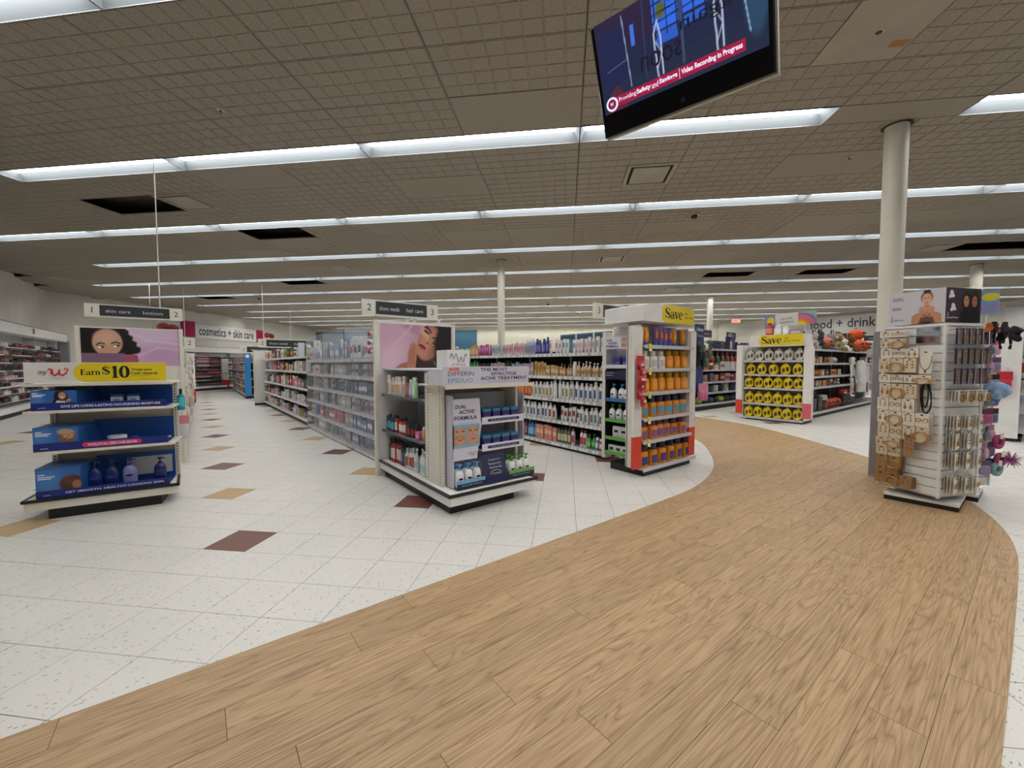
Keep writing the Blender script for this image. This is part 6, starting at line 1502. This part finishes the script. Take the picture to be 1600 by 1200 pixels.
for t_, x, wd, bd in (('Providing', -.27, .085, 0), ('Safety', -.182, .068, .03), ('and', -.11, .03, 0), ('Savings', -.075, .08, .03)): text(t_, tv, lit('#cfd4ee', 1.0), x, -.096, wd, .024, -.0045, bd, align='l')
boxp('banner_rule', tv, lit('#cfd4ee', 1.0), .013, .0145, -.0045, -.003, -.116, -.077); text('Video Recording in Progress', tv, lit('#cfd4ee', 1.0), .022, -.097, .238, .026, -.0045, .025, align='l')
ring = add('round_badge', MB().disc_y(-.307, -.1, .03, .03, -.004, -.0025, 20), lit('#c9d0ee', 1.0), tv); add('badge_core', MB().disc_y(-.307, -.1, .021, .021, -.005, -.004, 20), lit('#7a1234', .8), ring); text('W', ring, lit('#cfd4ee', 1.0), -.307, -.1, .018, .014, -.006, .02)
for k, (t_, x, z, w_) in enumerate((('again', .13, .07, .2), ('soon', -.06, .0, .18))): text(t_, tv, lit('#0f1326', .5), x, z, -w_, .06, -.003)
add('lens', MB().disc_y(.02, -.2, .012, .012, -.003, 0, 16), mat('#2b2b30', .1), tv)
add('ceiling_mount', MB().tube([(0, .075, .02), (0, .14, .05), (0, .2, .2)], .03, 10), mat('#9b9486', .5), tv)
tp = root('mount_pole', Fr(mx - .2 * math.sin(TA) * 1.0, my + .2 * math.cos(TA), 2.8), 'pale pole carrying the hanging security monitor', 'pole'); add('pole', MB().cyl(0, 0, -.1, CZ - 2.8, .025, 14), mat('#b5ae9f', .5), tp); add('flange', MB().cyl(0, 0, CZ - 2.8 - .012, CZ - 2.8, .08, 18), mat('#b5ae9f', .5), tp)

# ------------------------------------------------------------------ cosmetics along the slanting wall
def cosmetics(fr, L, label, wh, n, seed, H=1.95, group='cosmetic trays', pal_=None, canopy=True):
    r_ = random.Random(seed)
    o = root('cosmetics_fixture', fr, label, 'shelving')
    boxp('kick_plate', o, BLACK, 0, L, .03, .5, 0, .1); boxp('base_deck', o, WHITE, 0, L, 0, .5, .1, .2); boxp('back_panel', o, WHITE, 0, L, .42, .46, .2, H)
    for i in range(5): boxp('pilaster', o, WHITE, i * (L - .05) / 4, i * (L - .05) / 4 + .05, .2, .42, .2, H)
    if canopy: boxp('canopy', o, WHITE, -.02, L + .02, -.03, .5, H, H + .25); boxp('canopy_trim', o, mat('#6e6c68', .6), -.02, L + .02, -.034, -.03, H + .235, H + .25)
    pal_ = pal_ or ('#5a2a30', '#8f5a5c', '#2a2226', '#c9a6a2', '#9a4a58', '#1c181a', '#dcd4ce', '#4a343c', '#d9d9da', '#3a3a44')
    rows_ = 8; w_ = (L - .1) / n
    for j in range(rows_):
        z = .3 + (H - .45) / rows_ * j
        for i in range(n):
            if w_ * (i + .5) > L - .05: continue
            x = .05 + w_ * i
            t_ = root('cosmetic_tray', fr.sub(x, .1, z), f'white tray of make-up, {ordn(i + 1)} from the near end, {ordn(rows_ - j)} row down, {wh}', 'tray', group)
            add('tray', MB().prism_x([(0, 0), (.3, .03), (.3, .05), (0, .02)], .01, w_ - .01), WHITE, t_)
            c = r_.choice(pal_); k = int(w_ / .055); m = MB(); h = r_.uniform(.06, .12)
            for q in range(k):
                xx = .02 + (w_ - .04) * q / k
                if r_.random() < .85: m.box(xx, xx + (w_ - .04) / k * .72, .04, .12, .024, .024 + h * r_.uniform(.8, 1.1))
            stuff(add('make_up_row', m, mat(c, .4), t_))
            if r_.random() < .7: boxp('colour_strip', t_, mat(r_.choice(pal_), .5), .01, w_ - .01, -.003, 0, .0, .02)
    return o
FC = Fr(-3.42, 10.5, 0, math.pi / 2)
cosmetics(FC, 9.1, 'long white cosmetics wall on the slanting side of the store', 'slanting wall', 18, 5)
nb = root('number_plate', FC.sub(5.6, -.035, 2.02), 'small dark plate on the canopy of the slanting cosmetics wall', 'plate'); boxp('plate', nb, mat('#6a6864', .5), 0, .12, -.01, 0, 0, .12); boxp('rim', nb, mat('#8a8884', .5), -.01, .13, -.006, 0, -.01, .13)
gp = root('grey_panel', Fr(-3.4, 19.75, 0, math.pi / 2), 'tall grey panel at the end of the slanting cosmetics wall', 'panel'); boxp('board', gp, mat('#85858a', .6), 0, .25, 0, .4, .0, 2.0); boxp('foot', gp, BLACK, 0, .25, -.01, .4, 0, .08)
x_, y_ = B(-16.6, 14.6)
FCW = Fr(x_, y_, 0, math.pi / 4)
cosmetics(FCW, 8.2, 'white cosmetics wall under the cosmetics and skin care lettering', 'under the lettering', 12, 9, 1.78, 'trays under the lettering', ('#3a2f34', '#1c1a1c', '#8a5a62', '#c2a0a4', '#2a2628', '#b0485c'))
# lettered band above it
FBW = Fr(*B(-17.19, 16.0), 0, math.pi / 4)
cb = root('wall_sign', FBW, 'white wall sign reading cosmetics + skin care between pink panels', 'sign')
boxp('board', cb, mat('#e4e3e2', .5), 1.07, 4.85, -.06, 0, 2.46, 3.12)
boxp('pink_panel', cb, mat('#b01552', .6), .4, 1.06, -.05, 0, 2.48, 3.2); boxp('pink_panel', cb, mat('#b01552', .6), 4.87, 5.38, -.05, 0, 2.46, 3.12)
text('cosmetics + skin care', cb, mat('#2f3338', .5), 2.95, 2.81, 3.4, .44, -.062, .015)
P = Paint(1.1, .6, .02, '#e0dcd9'); P.ell(.55, .55, .5, .3, '#b03a3a', .1, .2); P.ell(1.3, .5, .5, .3, '#b03a3a', -.1, .2); P.ell(.9, .5, .5, .1, '#7a1f22', 0, .3); P.obj('lips_print', cb, -.75, 2.5, -.01)
P = Paint(.9, .5, .02, '#d9d5d2'); P.ell(.5, .55, .45, .32, '#a52f30', .1, .2); P.ell(1.2, .5, .5, .3, '#a52f30', -.1, .2); P.ell(.9, .48, .6, .1, '#5c1618', 0, .3); P.line([(.3, .8), (.9, .3)], .05, '#d98a86', .6); P.obj('lips_print', cb, 5.5, 2.62, -.01)

# ------------------------------------------------------------------ further runs at the back
FB1 = Fr(1.3, 24.5, 0, -math.pi / 2)
gb1 = gondola('shelf_run', FB1, 7.4, (1.3, 1.0, .7, .4, .12), .8, 1.45, 'far shelf run beyond the white end panel, near the lettering', mat('#55555a', .7), GREYSH, .4, False)
for li, z in enumerate((1.3, 1.0, .7, .4, .12)):
    for i in range(18):
        c = rnd2.choice(cols + ['#c2446a', '#3f6fb0', '#b03a3a']); place(carton(.24, .1, .2, c, rnd2.choice(cols)), 'boxed_item', FB1, .3 + .39 * i, .1, z, f'far boxed item, {ordn(i + 1)} from the back on the {lv[li]} far shelf', 'box', 'far boxed goods')
bp_ = root('blue_banner', Fr(1.28, 17.0), 'tall blue banner panel with a white round mark at the far aisle end', 'banner'); boxp('panel', bp_, mat('#2576b4', .5), 0, .2, 0, .04, .1, 1.6); add('round_mark', MB().disc_y(.1, 1.5, .06, .06, -.004, 0), mat('#e1e4e6', .5), bp_); boxp('foot', bp_, BLACK, .02, .18, 0, .04, 0, .1)
ep3 = root('end_post', Fr(.9, 24.6), 'white post with a red foot at the far end of the aisle', 'post'); boxp('post', ep3, WHITE, 0, .3, 0, .05, .45, 1.5); boxp('red_foot', ep3, mat('#c42a22', .5), 0, .3, 0, .052, .03, .45); boxp('base', ep3, BLACK, 0.02, .28, 0, .05, 0, .03)
aisle_sign(Fr(1.45, 14.4, 1.72), 1.75, .26, '2', '3', ['shave needs', 'hair care'], 'far aisle sign above the white end panel', rods=(.15,))
aisle_sign(Fr(1.2, 17.3, 1.62), 1.7, .24, '1', None, ['skin care', 'lotion'], 'low far aisle sign past the blue banner', rods=(1.6,))
aisle_sign(Fr(-1.3, 16.6, 1.72), 1.25, .34, None, '2', ['skin care'], 'far aisle sign beside the pink wall panel', rods=(.2, 1.0))
ds = root('dark_sign', Fr(4.9, 16.5, 1.75), 'small dark board on posts beyond the boxed goods', 'sign'); boxp('board', ds, mat('#2a2f48', .5), 0, .75, 0, .02, 0, .45); boxp('panel_print', ds, mat('#6a7090', .5), .25, .5, -.003, 0, .1, .3); boxp('stem', ds, SIGNW, .35, .4, 0, .02, -1.75, 0)
gf = gondola('shelf_run', Fr(4.95, 12.0, 0, math.pi / 2), 6.0, (1.3, .9, .5, .12), .5, 1.5, 'rear shelf run standing beyond the hair care shelf', mat('#55555a', .7), GREYSH, .4, False)

# ------------------------------------------------------------------ food lettering on the far slanting wall
FF = Fr(TW - .01, 8.9, 0, -math.pi / 2)
fs_ = root('wall_sign', FF, 'wide white wall band reading food + drinks at the back', 'sign')
boxp('band', fs_, mat('#c9cac8', .5), .2, 6.2, -.05, 0, 2.35, 3.58)
text('food + drinks', fs_, mat('#33373d', .5), 1.45, 3.2, 2.75, .46, -.055, .01, align='l')
f2 = root('wall_sign', Fr(TW - .01, 1.0, 0, -math.pi / 2), 'white wall sign with a dark letter at the edge of the far wall', 'sign'); boxp('band', f2, mat('#dcdcda', .5), 0, 3.0, -.06, 0, 2.6, 3.4); text('c', f2, mat('#3c4046', .5), .62, 3.0, .3, .3, -.065)
ex = root('exit_sign', Fr(21.9, 9.9, 3.3, math.radians(-60)), 'small red lit EXIT sign near the far ceiling', 'sign'); boxp('housing', ex, mat('#d9cfc0', .5), 0, .42, 0, .06, 0, .22); boxp('lit_face', ex, mat('#e8a58a', .5, 0, .5, .9), .02, .4, -.004, 0, .02, .2); text('EXIT', ex, mat('#c03018', .5, 0, .5, 1.0), .21, .11, .28, .12, -.007); add('hanger', MB().cyl(.21, .03, .22, CZ - 3.3, .008, 6), SIGNW, ex)
cooler = root('wall_shelf', Fr(TW - .6, 9.5, 0, -math.pi / 2), 'long white wall shelf under the food lettering', 'shelving')
boxp('body', cooler, mat('#b8b6ae', .6), 0, 14, .3, .55, 0, 2.2); 
for z in (.3, .75, 1.2, 1.65): boxp('shelf', cooler, GREYSH, 0, 14, 0, .3, z - .03, z)
boxp('canopy', cooler, WHITE, 0, 14, -.05, .55, 2.2, 2.35)
